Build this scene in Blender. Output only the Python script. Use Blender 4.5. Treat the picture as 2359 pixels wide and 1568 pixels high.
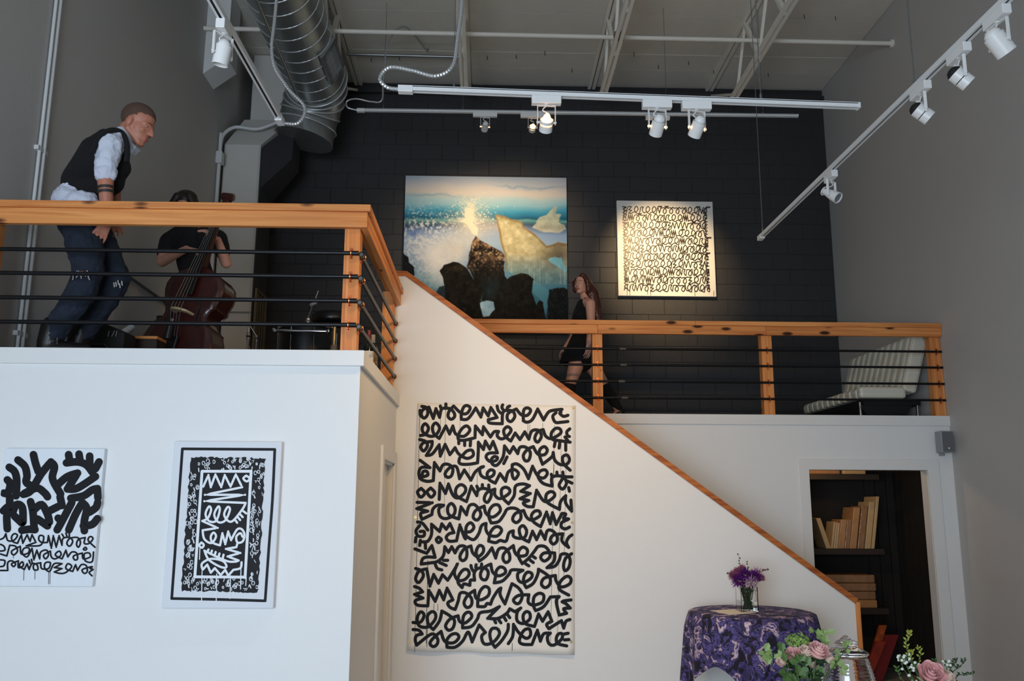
import bpy, bmesh, math, random
import numpy as np
from mathutils import Vector, Matrix, Euler
random.seed(7); rng = np.random.default_rng(7)
PI = math.pi
scene = bpy.context.scene
COL = scene.collection
for o in list(bpy.data.objects): bpy.data.objects.remove(o)

# ---------------------------------------------------------------- camera
W, H, F = 2359, 1568, 2000.0
EYE = Vector((0, 0, 1.68))
def cam_axes(p, y, r):
    cy, sy, cp, sp = math.cos(y), math.sin(y), math.cos(p), math.sin(p)
    f = Vector((sy*cp, cy*cp, sp)); rt = Vector((cy, -sy, 0)); up = rt.cross(f)
    c, s = math.cos(r), math.sin(r)
    return c*rt + s*up, c*up - s*rt, f
RT, UP, FW = cam_axes(math.radians(10.8), math.radians(1.57), math.radians(.23))
cam = bpy.data.cameras.new('camera'); cam.sensor_width = 36; cam.lens = F/W*36; cam.clip_start = .05
cam_o = bpy.data.objects.new('camera', cam); COL.objects.link(cam_o)
cam_o.matrix_world = Matrix(((RT.x, UP.x, -FW.x, EYE.x), (RT.y, UP.y, -FW.y, EYE.y), (RT.z, UP.z, -FW.z, EYE.z), (0, 0, 0, 1)))
scene.camera = cam_o
# survey helpers: where the line of sight of a photo pixel meets a plane of the room
def ray(x, y): return RT*((x-W/2)/F) - UP*((y-H/2)/F) + FW
def aty(x, y, Y): d = ray(x, y); return EYE + d*(Y/d.y)
def atx(x, y, X): d = ray(x, y); return EYE + d*(X/d.x)
def atz(x, y, Z): d = ray(x, y); return EYE + d*((Z-EYE.z)/d.z)

# ---------------------------------------------------------------- world, daylight, exposure
vs = scene.view_settings
vs.view_transform = 'Standard'; vs.look = 'None'; vs.gamma = 1; vs.use_curve_mapping = False
vs.exposure = 0.0
wd = bpy.data.worlds.new('overcast_sky'); scene.world = wd; wd.use_nodes = True
bg = wd.node_tree.nodes['Background']; bg.inputs[0].default_value = (.62, .78, 1, 1); bg.inputs[1].default_value = .6
def area(name, loc, rot, sx, sy, power, col):
    l = bpy.data.lights.new(name, 'AREA'); l.shape = 'RECTANGLE'; l.size = sx; l.size_y = sy; l.energy = power; l.color = col
    o = bpy.data.objects.new(name, l); COL.objects.link(o); o.location = loc; o.rotation_euler = rot
    return o
# daylight falling in through the storefront glazing behind the camera
area('storefront_daylight', (-1.6, -2.17, 1.72), (math.radians(90), 0, 0), 2.8, 2.5, 325, (.74, .86, 1))

# ---------------------------------------------------------------- materials
def lin(c):
    c = c/255.0
    return c/12.92 if c <= .04045 else ((c+.055)/1.055)**2.4
def rgb(r, g, b): return (lin(r), lin(g), lin(b), 1)
MATS = {}
def mat(name, col, rough=.6, metal=0.0, var=.0, vscale=6.0, bump=0.0, bscale=80.0, emit=None, estr=0, trans=0, ior=1.45, coat=0, sheen=0, spec=None, stretch=None):
    if name in MATS: return MATS[name]
    m = bpy.data.materials.new(name); m.use_nodes = True; MATS[name] = m
    nt = m.node_tree; b = nt.nodes['Principled BSDF']
    b.inputs['Base Color'].default_value = col; b.inputs['Roughness'].default_value = rough; b.inputs['Metallic'].default_value = metal
    if spec is not None: b.inputs['Specular IOR Level'].default_value = spec
    if trans: b.inputs['Transmission Weight'].default_value = trans; b.inputs['IOR'].default_value = ior
    if coat: b.inputs['Coat Weight'].default_value = coat
    if sheen: b.inputs['Sheen Weight'].default_value = sheen
    if emit: b.inputs['Emission Color'].default_value = emit; b.inputs['Emission Strength'].default_value = estr
    if var or bump:
        tc = nt.nodes.new('ShaderNodeTexCoord'); src = tc.outputs['Object']
        if stretch:
            mp = nt.nodes.new('ShaderNodeMapping'); mp.inputs['Scale'].default_value = stretch
            nt.links.new(src, mp.inputs[0]); src = mp.outputs[0]
    if var:
        n = nt.nodes.new('ShaderNodeTexNoise'); n.inputs['Scale'].default_value = vscale; n.inputs['Detail'].default_value = 4
        nt.links.new(src, n.inputs['Vector'])
        mx = nt.nodes.new('ShaderNodeMix'); mx.data_type = 'RGBA'
        mx.inputs['A'].default_value = tuple(c*(1-var) for c in col[:3])+(1,)
        mx.inputs['B'].default_value = tuple(min(1, c*(1+var)) for c in col[:3])+(1,)
        nt.links.new(n.outputs['Fac'], mx.inputs['Factor']); nt.links.new(mx.outputs['Result'], b.inputs['Base Color'])
    if bump:
        n2 = nt.nodes.new('ShaderNodeTexNoise'); n2.inputs['Scale'].default_value = bscale; n2.inputs['Detail'].default_value = 3
        nt.links.new(src, n2.inputs['Vector'])
        bp = nt.nodes.new('ShaderNodeBump'); bp.inputs['Strength'].default_value = bump; bp.inputs['Distance'].default_value = .01
        nt.links.new(n2.outputs['Fac'], bp.inputs['Height']); nt.links.new(bp.outputs['Normal'], b.inputs['Normal'])
    return m
def wood(name, axis, light, dark, knot, knots=1.0):
    """planed softwood: long grain along one axis, darker growth rings, scattered knots"""
    if name in MATS: return MATS[name]
    m = bpy.data.materials.new(name); m.use_nodes = True; MATS[name] = m
    nt = m.node_tree; N = nt.nodes.new; L = nt.links.new; b = nt.nodes['Principled BSDF']
    tc = N('ShaderNodeTexCoord'); oi = N('ShaderNodeObjectInfo')
    off = N('ShaderNodeVectorMath'); off.operation = 'SCALE'; off.inputs[0].default_value = (13, 7, 5); L(oi.outputs['Random'], off.inputs['Scale'])
    ad = N('ShaderNodeVectorMath'); L(tc.outputs['Object'], ad.inputs[0]); L(off.outputs[0], ad.inputs[1])
    def mapped(al, ac):
        mp = N('ShaderNodeMapping'); s = [ac, ac, ac]; s[axis] = al; mp.inputs['Scale'].default_value = s; L(ad.outputs[0], mp.inputs[0]); return mp.outputs[0]
    n1 = N('ShaderNodeTexNoise'); n1.inputs['Scale'].default_value = 1; n1.inputs['Detail'].default_value = 5; n1.inputs['Distortion'].default_value = 1.2; L(mapped(.9, 22), n1.inputs['Vector'])
    n2 = N('ShaderNodeTexNoise'); n2.inputs['Scale'].default_value = 1; n2.inputs['Detail'].default_value = 2; L(mapped(.5, 3), n2.inputs['Vector'])
    r1 = N('ShaderNodeValToRGB'); r1.color_ramp.elements[0].position = .32; r1.color_ramp.elements[1].position = .62
    r1.color_ramp.elements[0].color = dark; r1.color_ramp.elements[1].color = light; L(n1.outputs['Fac'], r1.inputs[0])
    mx = N('ShaderNodeMix'); mx.data_type = 'RGBA'; mx.blend_type = 'MULTIPLY'; mx.inputs['Factor'].default_value = .5
    r2 = N('ShaderNodeValToRGB'); r2.color_ramp.elements[0].position = .3; r2.color_ramp.elements[1].position = .7
    r2.color_ramp.elements[0].color = (.55, .45, .36, 1); r2.color_ramp.elements[1].color = (1, 1, 1, 1); L(n2.outputs['Fac'], r2.inputs[0])
    L(r1.outputs[0], mx.inputs['A']); L(r2.outputs[0], mx.inputs['B'])
    vo = N('ShaderNodeTexVoronoi'); vo.inputs['Scale'].default_value = 1; L(mapped(3.2, 9), vo.inputs['Vector'])
    r3 = N('ShaderNodeValToRGB'); r3.color_ramp.elements[0].position = .07*knots; r3.color_ramp.elements[1].position = .125*knots+.001
    r3.color_ramp.elements[0].color = (1, 1, 1, 1); r3.color_ramp.elements[1].color = (0, 0, 0, 1); L(vo.outputs['Distance'], r3.inputs[0])
    mk = N('ShaderNodeMix'); mk.data_type = 'RGBA'; mk.inputs['B'].default_value = knot
    L(r3.outputs[0], mk.inputs['Factor']); L(mx.outputs['Result'], mk.inputs['A']); L(mk.outputs['Result'], b.inputs['Base Color'])
    b.inputs['Roughness'].default_value = .5; b.inputs['Specular IOR Level'].default_value = .3
    return m
CED = (rgb(238, 164, 96), rgb(206, 122, 64), rgb(62, 28, 14))
WX = wood('cedar_x', 0, *CED, knots=1.7); WY = wood('cedar_y', 1, *CED); WZ = wood('cedar_z', 2, *CED, knots=.7)
white = mat('white_paint', rgb(228, 230, 230), .55, bump=.05, bscale=120)
trimw = mat('white_trim', rgb(226, 227, 226), .4)
grey = mat('grey_wall_paint', rgb(190, 188, 185), .7, var=.03, vscale=2, bump=.12, bscale=90)
char = mat('charcoal_block_paint', rgb(48, 48, 51), .55, var=.08, vscale=25, bump=.35, bscale=140)
deckm = mat('roof_deck_paint', rgb(222, 217, 206), .75, var=.06, vscale=5, bump=.3, bscale=60)
steelw = mat('cream_painted_steel', rgb(236, 231, 219), .5, var=.05, vscale=12)
concrete = mat('concrete_floor', rgb(168, 163, 155), .45, var=.12, vscale=3)
trackw = mat('white_track_enamel', rgb(222, 224, 224), .35)
trackd = mat('track_slot_dark', rgb(66, 66, 70), .5)
pipem = mat('black_iron_pipe', rgb(30, 31, 34), .38, .6, var=.2, vscale=30)
copper = mat('copper_strap', rgb(214, 120, 76), .3, 1.0)
galv = mat('galvanised_steel', rgb(150, 153, 152), .34, .65, var=.18, vscale=9)
chrome = mat('chrome', rgb(215, 216, 220), .12, 1.0)
black = mat('black_lacquer', rgb(14, 14, 15), .35)
blackm = mat('matt_black', rgb(15, 15, 16), .75)
canvasw = mat('primed_canvas', rgb(238, 236, 230), .75, bump=.06, bscale=300)
ink = mat('black_ink', rgb(17, 18, 23), .55, var=.3, vscale=8, spec=.2)
wireg = mat('steel_cable', rgb(120, 124, 128), .4, .8)

# ---------------------------------------------------------------- object helpers
def world_loc(o):
    v = Vector((0, 0, 0))
    while o: v += o.location; o = o.parent
    return v
def tag(o, label=None, cat=None, group=None, kind=None):
    if label: o['label'] = label
    if cat: o['category'] = cat
    if group: o['group'] = group
    if kind: o['kind'] = kind
    return o
def thing(name, loc, label, cat, group=None):
    o = bpy.data.objects.new(name, None); o.empty_display_size = .05; COL.objects.link(o); o.location = loc
    return tag(o, label, cat, group)
class MB:
    def __init__(s): s.v = []; s.f = []
    def add(s, vs_, fs):
        k = len(s.v); s.v += [tuple(p) for p in vs_]; s.f += [tuple(i+k for i in f) for f in fs]; return s
    BF = [(0, 3, 2, 1), (4, 5, 6, 7), (0, 1, 5, 4), (1, 2, 6, 5), (2, 3, 7, 6), (3, 0, 4, 7)]
    def box(s, x0, y0, z0, x1, y1, z1):
        x0, x1 = sorted((x0, x1)); y0, y1 = sorted((y0, y1)); z0, z1 = sorted((z0, z1))
        return s.add([(x0, y0, z0), (x1, y0, z0), (x1, y1, z0), (x0, y1, z0), (x0, y0, z1), (x1, y0, z1), (x1, y1, z1), (x0, y1, z1)], s.BF)
    def obox(s, c, ax, ay, az):
        c = Vector(c)
        return s.add([c+ax*i+ay*j+az*k for k in(-1, 1) for i, j in((-1, -1), (1, -1), (1, 1), (-1, 1))], s.BF)
    def bar(s, p, q, w, h, up=(0, 0, 1)):
        p, q = Vector(p), Vector(q); d = q-p; a = d.normalized(); u = Vector(up)
        r = a.cross(u)
        if r.length < 1e-4: r = a.cross(Vector((1, 0, 0)))
        r.normalize(); u = r.cross(a).normalized()
        return s.obox((p+q)/2, r*(w/2), a*(d.length/2), u*(h/2))
    def tube(s, pts, r, n=8, caps=True, closed=False):
        pts = [Vector(p) for p in pts]; m = len(pts); rr = list(r) if hasattr(r, '__len__') else [r]*m
        rings = []; up = None
        for i, p in enumerate(pts):
            if closed: t = pts[(i+1) % m]-pts[i-1]
            else: t = pts[min(i+1, m-1)]-pts[max(i-1, 0)]
            t = t.normalized() if t.length > 1e-9 else Vector((0, 0, 1))
            if up is None:
                up = Vector((0, 0, 1)) if abs(t.z) < .9 else Vector((1, 0, 0))
            sd = t.cross(up)
            if sd.length < 1e-5: sd = t.cross(Vector((.3, .9, .1)))
            sd.normalize(); up = sd.cross(t).normalized()
            rings.append([p+(sd*math.cos(2*PI*k/n)+up*math.sin(2*PI*k/n))*rr[i] for k in range(n)])
        vv = [q for g in rings for q in g]; ff = []
        for i in range(m if closed else m-1):
            j = (i+1) % m
            for k in range(n): ff.append((i*n+k, i*n+(k+1) % n, j*n+(k+1) % n, j*n+k))
        if caps and not closed: ff += [tuple(range(n))[::-1], tuple((m-1)*n+k for k in range(n))]
        return s.add(vv, ff)
    def lathe(s, prof, o=(0, 0, 0), axis=(0, 0, 1), n=24, caps=True):
        o = Vector(o); a = Vector(axis).normalized(); x = a.orthogonal().normalized(); y = a.cross(x)
        vv = []; ff = []; m = len(prof)
        for r, h in prof:
            vv += [o+a*h+(x*math.cos(2*PI*k/n)+y*math.sin(2*PI*k/n))*r for k in range(n)]
        for i in range(m-1):
            for k in range(n): ff.append((i*n+k, i*n+(k+1) % n, (i+1)*n+(k+1) % n, (i+1)*n+k))
        if caps: ff += [tuple(range(n))[::-1], tuple((m-1)*n+k for k in range(n))]
        return s.add(vv, ff)
    def prism(s, poly, fn, w0, w1):
        n = len(poly)
        vv = [fn(u, v, w0) for u, v in poly]+[fn(u, v, w1) for u, v in poly]
        return s.add(vv, [tuple(range(n))[::-1], tuple(range(n, 2*n))]+[(i, (i+1) % n, n+(i+1) % n, n+i) for i in range(n)])
    def ball(s, c, rx, ry=None, rz=None, nu=12, nv=8):
        ry = ry or rx; rz = rz or rx; c = Vector(c); vv = []; ff = []
        for j in range(1, nv):
            t = PI*j/nv
            vv += [c+Vector((rx*math.sin(t)*math.cos(2*PI*k/nu), ry*math.sin(t)*math.sin(2*PI*k/nu), -rz*math.cos(t))) for k in range(nu)]
        b0 = len(vv); vv += [c+Vector((0, 0, -rz)), c+Vector((0, 0, rz))]
        for j in range(nv-2):
            for k in range(nu): ff.append((j*nu+k, j*nu+(k+1) % nu, (j+1)*nu+(k+1) % nu, (j+1)*nu+k))
        for k in range(nu): ff += [(b0, (k+1) % nu, k), (b0+1, (nv-2)*nu+k, (nv-2)*nu+(k+1) % nu)]
        return s.add(vv, ff)
    def build(s, name, m, parent=None, smooth=False, bevel=0, fix=False, sub=0):
        me = bpy.data.meshes.new(name); V = np.array([tuple(p) for p in s.v], float)
        if parent: o0 = np.array(world_loc(parent)); loc = (0, 0, 0)
        else:
            lo, hi = V.min(0), V.max(0); o0 = np.array([(lo[0]+hi[0])/2, (lo[1]+hi[1])/2, lo[2]]); loc = tuple(o0)
        me.from_pydata([tuple(p) for p in V-o0], [], s.f); me.update()
        if fix:
            bm = bmesh.new(); bm.from_mesh(me); bmesh.ops.remove_doubles(bm, verts=bm.verts, dist=1e-6); bmesh.ops.recalc_face_normals(bm, faces=bm.faces); bm.to_mesh(me); bm.free()
        if isinstance(m, (list, tuple)):
            for k in m: me.materials.append(k)
        elif m: me.materials.append(m)
        if smooth:
            me.polygons.foreach_set('use_smooth', [True]*len(me.polygons))
            if smooth == 'auto':
                try: me.set_sharp_from_angle(angle=math.radians(40))
                except Exception: pass
        o = bpy.data.objects.new(name, me); COL.objects.link(o); o.location = loc
        if parent: o.parent = parent
        if bevel:
            md = o.modifiers.new('bevel', 'BEVEL'); md.width = bevel; md.segments = 2; md.limit_method = 'ANGLE'
        if sub:
            md = o.modifiers.new('subdivision', 'SUBSURF'); md.levels = sub; md.render_levels = sub
        return o
def struct(name, mb, m, parent=None, **k):
    o = mb.build(name, m, parent, **k)
    if not parent: o['kind'] = 'structure'
    return o
def smoothpath(pts, k=6, closed=False):
    """Catmull-Rom through the points"""
    P = [Vector(p) for p in pts]; out = []; n = len(P)
    for i in range(n if closed else n-1):
        if closed: a, b, c, d = P[i-1], P[i], P[(i+1) % n], P[(i+2) % n]
        else: a, b, c, d = P[max(i-1, 0)], P[i], P[i+1], P[min(i+2, n-1)]
        for j in range(k):
            t = j/k
            out.append(.5*((2*b)+(c-a)*t+(2*a-5*b+4*c-d)*t*t+(3*b-a-3*c+d)*t**3))
    if not closed: out.append(P[-1])
    return out
def copy_tree(o, parent=None):
    c = o.copy(); COL.objects.link(c); c.parent = parent
    for ch in list(o.children): copy_tree(ch, c)
    return c

# ---------------------------------------------------------------- room shell
XL, XR, YB, YF, ZC = -3.06, 4.42, 10.65, -2.2, 7.15
Y1, Y2, Y3, XS, ZL = 4.95, 6.98, 8.2, -0.735, 2.54
struct('floor', MB().box(XL-.15, YF-.15, -.1, XR+.15, YB+.15, 0), concrete)
struct('wall_left', MB().box(XL-.12, YF, 0, XL, YB+.15, ZC), grey)
struct('wall_right', MB().box(XR, YF, 0, XR+.12, YB+.15, ZC), grey)
# storefront wall behind the camera with its glazing
wf = struct('wall_front', MB().box(XL, YF-.12, 0, XR, YF, .4).box(XL, YF-.12, 3.05, XR, YF, ZC).box(-.15, YF-.12, .4, XR, YF, 3.05), grey)
win = struct('window_1', MB().box(XL, YF-.09, .4, XL+.08, YF-.03, 3.05).box(-1.64, YF-.09, .4, -1.56, YF-.03, 3.05).box(-.23, YF-.09, .4, -.15, YF-.03, 3.05).box(XL, YF-.09, .4, -.15, YF-.03, .48).box(XL, YF-.09, 2.97, -.15, YF-.03, 3.05), trackd)
# back wall: painted concrete block in running bond
wb = struct('wall_back', MB().box(XL, YB+.004, 0, XR, YB+.15, ZC), mat('charcoal_mortar', rgb(46, 46, 49), .8))
bw, bh = .406, .203
bmb = MB(); g = .002
c_ = .0032
def block_mesh(w):
    h = bh/2-g; w = w/2-g
    return [(-w, 0, -h), (w, 0, -h), (w, 0, h), (-w, 0, h), (-w+c_, -c_, -h+c_), (w-c_, -c_, -h+c_), (w-c_, -c_, h-c_), (-w+c_, -c_, h-c_)], [(0, 1, 5, 4), (1, 2, 6, 5), (2, 3, 7, 6), (3, 0, 4, 7), (4, 5, 6, 7)]
bme = bpy.data.meshes.new('concrete_block'); bme.from_pydata(*block_mesh(bw)[:1], [], block_mesh(bw)[1]); bme.materials.append(char)
spots = []; rest = MB(); z = 0.0; row = 0
while z+bh < ZC+.02:
    x = XL - (bw/2 if row % 2 else 0)
    while x < XR:
        a, b2 = max(x, XL), min(x+bw, XR)
        if b2-a > .05 and z > 1.0:
            if b2-a > bw-.01 and 3.4 < z < 6.5: spots.append(((a+b2)/2, z+bh/2))
            else:
                vv, ff = block_mesh(b2-a); rest.add([(p[0]+(a+b2)/2, p[1]+YB+.004, p[2]+z+bh/2) for p in vv], ff)
        x += bw
    z += bh; row += 1
spots.sort(key=lambda p: (p[0]-.9)**2*.5+(p[1]-4.9)**2)
wbl = world_loc(wb)
for i, (x, z) in enumerate(spots):
    if i < 295:
        o = bpy.data.objects.new('concrete_block', bme); COL.objects.link(o); o.parent = wb; o.location = Vector((x, YB+.004-random.random()*.0015, z))-wbl
    else:
        vv, ff = block_mesh(bw); rest.add([(p[0]+x, p[1]+YB+.004, p[2]+z) for p in vv], ff)
r_ = rest.build('block_courses', char, wb); r_['kind'] = 'stuff'
# dark ledge where the deck meets the back wall
struct('trim_1', MB().box(XL, YB-.06, ZC-.16, XR, YB-.004, ZC-.11), char)

# ceiling: roof deck boards between the joists
ce = struct('ceiling', MB().box(XL-.1, YF-.1, ZC+.012, XR+.1, YB+.15, ZC+.12), deckm)
JX = [-1.74, -.31, 1.33, 2.9]
edges = [XL]+JX+[XR]; yr = [8.06, 8.49, 8.92, 9.34, 9.79, 10.18, 10.62]
for i in range(5):
    for j in range(6):
        MB().box(edges[i]+.006, yr[j]+.006, ZC-.002*((i*3+j*5) % 3), edges[i+1]-.006, yr[j+1]-.006, ZC+.012).build('deck_panel', deckm, ce)
# nails poking through the deck
nl = mat('rusty_nail', rgb(38, 34, 30), .7)
for px, py in ((855, 133), (920, 130), (985, 111), (1051, 113), (1122, 128), (1189, 126), (1255, 118), (1317, 158), (1460, 121), (1586, 141), (1516, 149), (1643, 161), (1769, 168), (1924, 37), (1852, 33)):
    p = atz(px, py, ZC); MB().tube([(p.x, p.y, ZC+.01), (p.x+.004, p.y, ZC-.055)], .004, 5).build('nail', nl, ce)
# ---------------------------------------------------------------- loft: block room at the left, stair wall, back gallery
# (loft deck is one L-shaped slab; walls below it)
sl = struct('floor_loft', MB().box(XL, Y1+.02, ZL-.2, XS-.004, YB, ZL).box(XS, Y3+.02, ZL-.2, XR, YB, ZL), mat('loft_floor_dark', rgb(52, 46, 42), .6, var=.2, vscale=4))
struct('wall_loft_front', MB().box(XL, Y1, 0, XS, Y1+.11, ZL-.02), white)
D0, D1, DZ = 6.12, 6.84, 2.0          # door opening in the side wall
struct('wall_loft_side', MB().box(XS-.11, Y1+.11, 0, XS, D0, ZL-.02).box(XS-.11, D1, 0, XS, Y2, ZL-.02).box(XS-.11, D0, DZ, XS, D1, ZL-.02), white)
struct('trim_2', MB().box(XL, Y1-.022, 2.465, XS+.022, Y1+.0, 2.556), trimw, bevel=.003)
struct('trim_3', MB().box(XS, Y1-.0, 2.465, XS+.022, Y2-.001, 2.556), trimw, bevel=.003)
# side door: casing, jambs and a pocket door drawn part way
struct('trim_4', MB().box(XS, D0-.1, 0, XS+.02, D0, DZ+.09).box(XS, D1, 0, XS+.02, D1+.1, DZ+.09).box(XS, D0, DZ, XS+.02, D1, DZ+.09), trimw, bevel=.003)
d1 = struct('door_1', MB().box(XS-.075, D0-.05, .01, XS-.04, D1-.02, DZ-.01), trimw)
MB().box(XS-.04, 6.28, 1.0, XS-.035, 6.31, 1.055).build('latch', mat('dark_latch', rgb(60, 55, 50), .4, .7), d1)
struct('trim_5', MB().box(XS-.11, D1-.015, 0, XS, D1+.0, DZ).box(XS-.035, D0, DZ-.015, XS, D1, DZ), trimw)
# stair wall with its sloping top
capz = lambda x: 3.545-(x+.69)*.728
XE, T = 2.885, .12
cap_pts = [(-.9, capz(-.69)), (-.69, capz(-.69)), (XE, capz(XE))]
struct('wall_stair', MB().prism([(-.775, 0), (XE, 0), (XE, capz(XE)), (-.69, capz(-.69)), (-.775, capz(-.69))], lambda u, v, w: (u, w, v), Y2, Y2+T), white, fix=True)
WC = wood('stained_cedar_cap', 0, rgb(196, 120, 62), rgb(150, 80, 36), rgb(60, 28, 14), knots=.6)
dx, dz = XE+.69, capz(XE)-capz(-.69); ln = math.hypot(dx, dz); nx, nz = -dz/ln, dx/ln
ct = .042
struct('trim_6', MB().prism([(-.69, capz(-.69)), (XE+.0, capz(XE)), (XE+ct*.5, capz(XE)+ct*.9), (-.69+nx*ct*.35, capz(-.69)+ct), (-.775, capz(-.69)+ct), (-.775, capz(-.69))], lambda u, v, w: (u, w, v), Y2-.012, Y2+T+.012), WC, fix=True)
struct('trim_7', MB().box(XE, Y2-.012, 0, XE+.035, Y2+T+.012, capz(XE)+.012), WZ)
# stairs behind that wall
st = thing('staircase', (1.1, 7.65, 0), 'straight wooden staircase hidden behind the white sloping stair wall', 'staircase')
ns = 14
for i in range(ns):
    x1 = XE-.05-i*(XE-.05-XS)/ns; x0 = x1-(XE-.05-XS)/ns; zt = ZL*(i+1)/ns
    MB().box(x0-.02, Y2+T+.01, zt-.035, x1, Y3-.03, zt).build('tread', WY, st)
    MB().box(x0-.02, Y2+T+.01, zt-.175, x0, Y3-.03, zt-.036).build('riser', trimw, st)
# gallery front wall with the closet doorway
C0, C1, CZ = 3.03, 4.165, 2.03
struct('wall_gallery', MB().box(XS, Y3, 0, C0, Y3+.12, ZL-.02).box(C1, Y3, 0, XR, Y3+.12, ZL-.02).box(C0, Y3, CZ, C1, Y3+.12, ZL-.02), white)
struct('trim_8', MB().box(XS, Y3-.022, 2.45, XR, Y3, 2.546), trimw, bevel=.003)
struct('trim_9', MB().box(C0-.085, Y3-.018, 0, C0, Y3, CZ+.1).box(C1, Y3-.018, 0, C1+.11, Y3, CZ+.1).box(C0, Y3-.018, CZ, C1, Y3, CZ+.1), trimw, bevel=.002)
struct('trim_10', MB().box(C1-.004, Y3+.0, 0, C1, Y3+.12, CZ).box(C0, Y3, 0, C0+.004, Y3+.12, CZ), trimw)
# closet interior
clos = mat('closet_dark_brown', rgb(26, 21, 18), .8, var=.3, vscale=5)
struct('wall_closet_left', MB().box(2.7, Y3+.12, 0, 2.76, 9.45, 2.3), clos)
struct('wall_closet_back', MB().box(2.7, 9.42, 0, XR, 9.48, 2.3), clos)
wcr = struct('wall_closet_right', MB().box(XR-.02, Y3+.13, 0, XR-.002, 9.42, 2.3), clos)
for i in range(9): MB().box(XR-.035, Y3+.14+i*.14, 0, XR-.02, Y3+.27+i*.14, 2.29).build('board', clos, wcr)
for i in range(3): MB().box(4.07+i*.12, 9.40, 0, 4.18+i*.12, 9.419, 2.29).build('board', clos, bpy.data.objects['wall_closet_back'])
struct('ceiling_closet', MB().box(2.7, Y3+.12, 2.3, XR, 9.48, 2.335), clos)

# ---------------------------------------------------------------- pipe and cedar railings
def strap(x, y, z, ax, parent):
    """copper pipe strap: a half ring and two screw ears, against a post face"""
    mb = MB()
    if ax == 0:      # pipe along x, post behind in +y
        mb.tube([(x, y+.016*math.cos(a), z+.016*math.sin(a)) for a in [PI*k/8-PI*.0+PI/2 for k in range(9)]], .0042, 6)
        mb.box(x-.008, y+.008, z+.014, x+.008, y+.0135, z+.034).box(x-.008, y+.008, z-.034, x+.008, y+.0135, z-.014)
        mb.ball((x, y+.006, z-.026), .006, nu=8, nv=5)
    else:
        mb.tube([(x+.016*math.cos(a), y, z+.016*math.sin(a)) for a in [PI*k/8-PI/2 for k in range(9)]], .0042, 6)
        mb.box(x-.0135, y-.008, z+.014, x-.008, y+.008, z+.034).box(x-.0135, y-.008, z-.034, x-.008, y+.008, z-.014)
        mb.ball((x-.006, y, z-.026), .006, nu=8, nv=5)
    return mb.build('strap', copper, parent)
ZR0, ZR1, ZRm = 3.293, 3.43, 3.388
fr = thing('loft_railing', (-1.9, 5.0, ZL), 'cedar railing with black iron pipes around the left loft corner', 'railing')
MB().box(XL, Y1-.035, ZRm, XS+.03, Y1+.105, ZR1).build('cap_board', WX, fr, bevel=.004)
MB().box(XL, Y1-.02, ZR0, XS+.012, Y1+.02, ZRm).build('front_board', WX, fr, bevel=.004)
MB().box(XS-.105, Y1+.105, ZRm, XS+.03, Y2-.012, ZR1).build('cap_board', WY, fr, bevel=.004)
MB().box(XS-.03, Y1+.02, ZR0, XS+.012, Y2-.012, ZRm).build('front_board', WY, fr, bevel=.004)
PXc = -.86
for (x0, y0) in ((PXc, Y1+.022), (PXc, Y2-.115), (-2.99, Y1+.022)):
    MB().box(x0, y0, ZL, x0+.093, y0+.093, ZRm-.001).build('post', WZ, fr, bevel=.003)
ROWS = [aty(400, y, Y1).z for y in (577, 631.5, 687.5, 743.5)]
for zz in ROWS:
    p = MB().tube([(XL+.01, Y1+.009, zz), (PXc+.08, Y1+.009, zz)], .0125, 12).build('pipe', pipem, fr, smooth='auto')
    MB().tube([(PXc+.05, Y1+.009, zz), (PXc+.088, Y1+.009, zz)], .0145, 12).build('pipe_end', pipem, p, smooth='auto')
    strap(PXc+.045, Y1+.009, zz, 0, p)
    strap(-2.94, Y1+.009, zz, 0, p)
    q = MB().tube([(PXc+.107, Y1-.005, zz-.012), (PXc+.107, Y2-.02, zz-.012)], .0125, 12).build('pipe', mat('worn_iron_pipe', rgb(92, 88, 82), .45, .7, var=.2, vscale=20), fr, smooth='auto')
    MB().lathe([(.016, 0), (.016, .035), (.011, .035), (.011, -.0)], (PXc+.107, Y1-.008, zz-.012), (0, 1, 0), 14, caps=False).build('pipe_end', MATS['worn_iron_pipe'], q, smooth='auto')
    strap(PXc+.107, Y1+.06, zz-.012, 1, q); strap(PXc+.107, Y2-.07, zz-.012, 1, q)
br = thing('gallery_railing', (2.0, Y3+.05, ZL), 'long cedar railing with thin black pipes along the back gallery', 'railing')
B0, B1 = 3.318, 3.45
MB().box(-.72, Y3-.03, 3.405, 2.0, Y3+.11, B1).build('cap_board', WX, br, bevel=.004)
MB().box(2.002, Y3-.03, 3.405, XR-.004, Y3+.11, B1).build('cap_board', WX, br, bevel=.004)
for a, b2 in ((-.72, 1.05), (1.052, 2.69), (2.692, XR-.004)):
    MB().box(a, Y3-.018, B0, b2, Y3+.02, 3.405).build('front_board', WX, br, bevel=.003)
BP = [(1.003, 1.1), (2.648, 2.752), (4.31, 4.415)]
for a, b2 in BP: MB().box(a, Y3+.022, ZL, b2, Y3+.115, 3.404).build('post', WZ, br, bevel=.003)
BR = [aty(1380, y, Y3).z for y in (802.5, 839.5, 877.5, 915.5)]
for k, zz in enumerate(BR):
    p = MB().tube([(-.7, Y3+.009, zz), (XR-.01, Y3+.009, zz+.0)], .0115, 10).build('pipe', pipem, br, smooth='auto')
    xc = aty((1436, 1437, 1432, 1438)[k], 860, Y3).x
    MB().tube([(xc-.03, Y3+.009, zz), (xc+.03, Y3+.009, zz)], .0165, 10).build('coupling', MATS['worn_iron_pipe'], p, smooth='auto')
    for xs in (1.05, 2.7, 4.365): strap(xs, Y3+.009, zz, 0, p)
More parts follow.
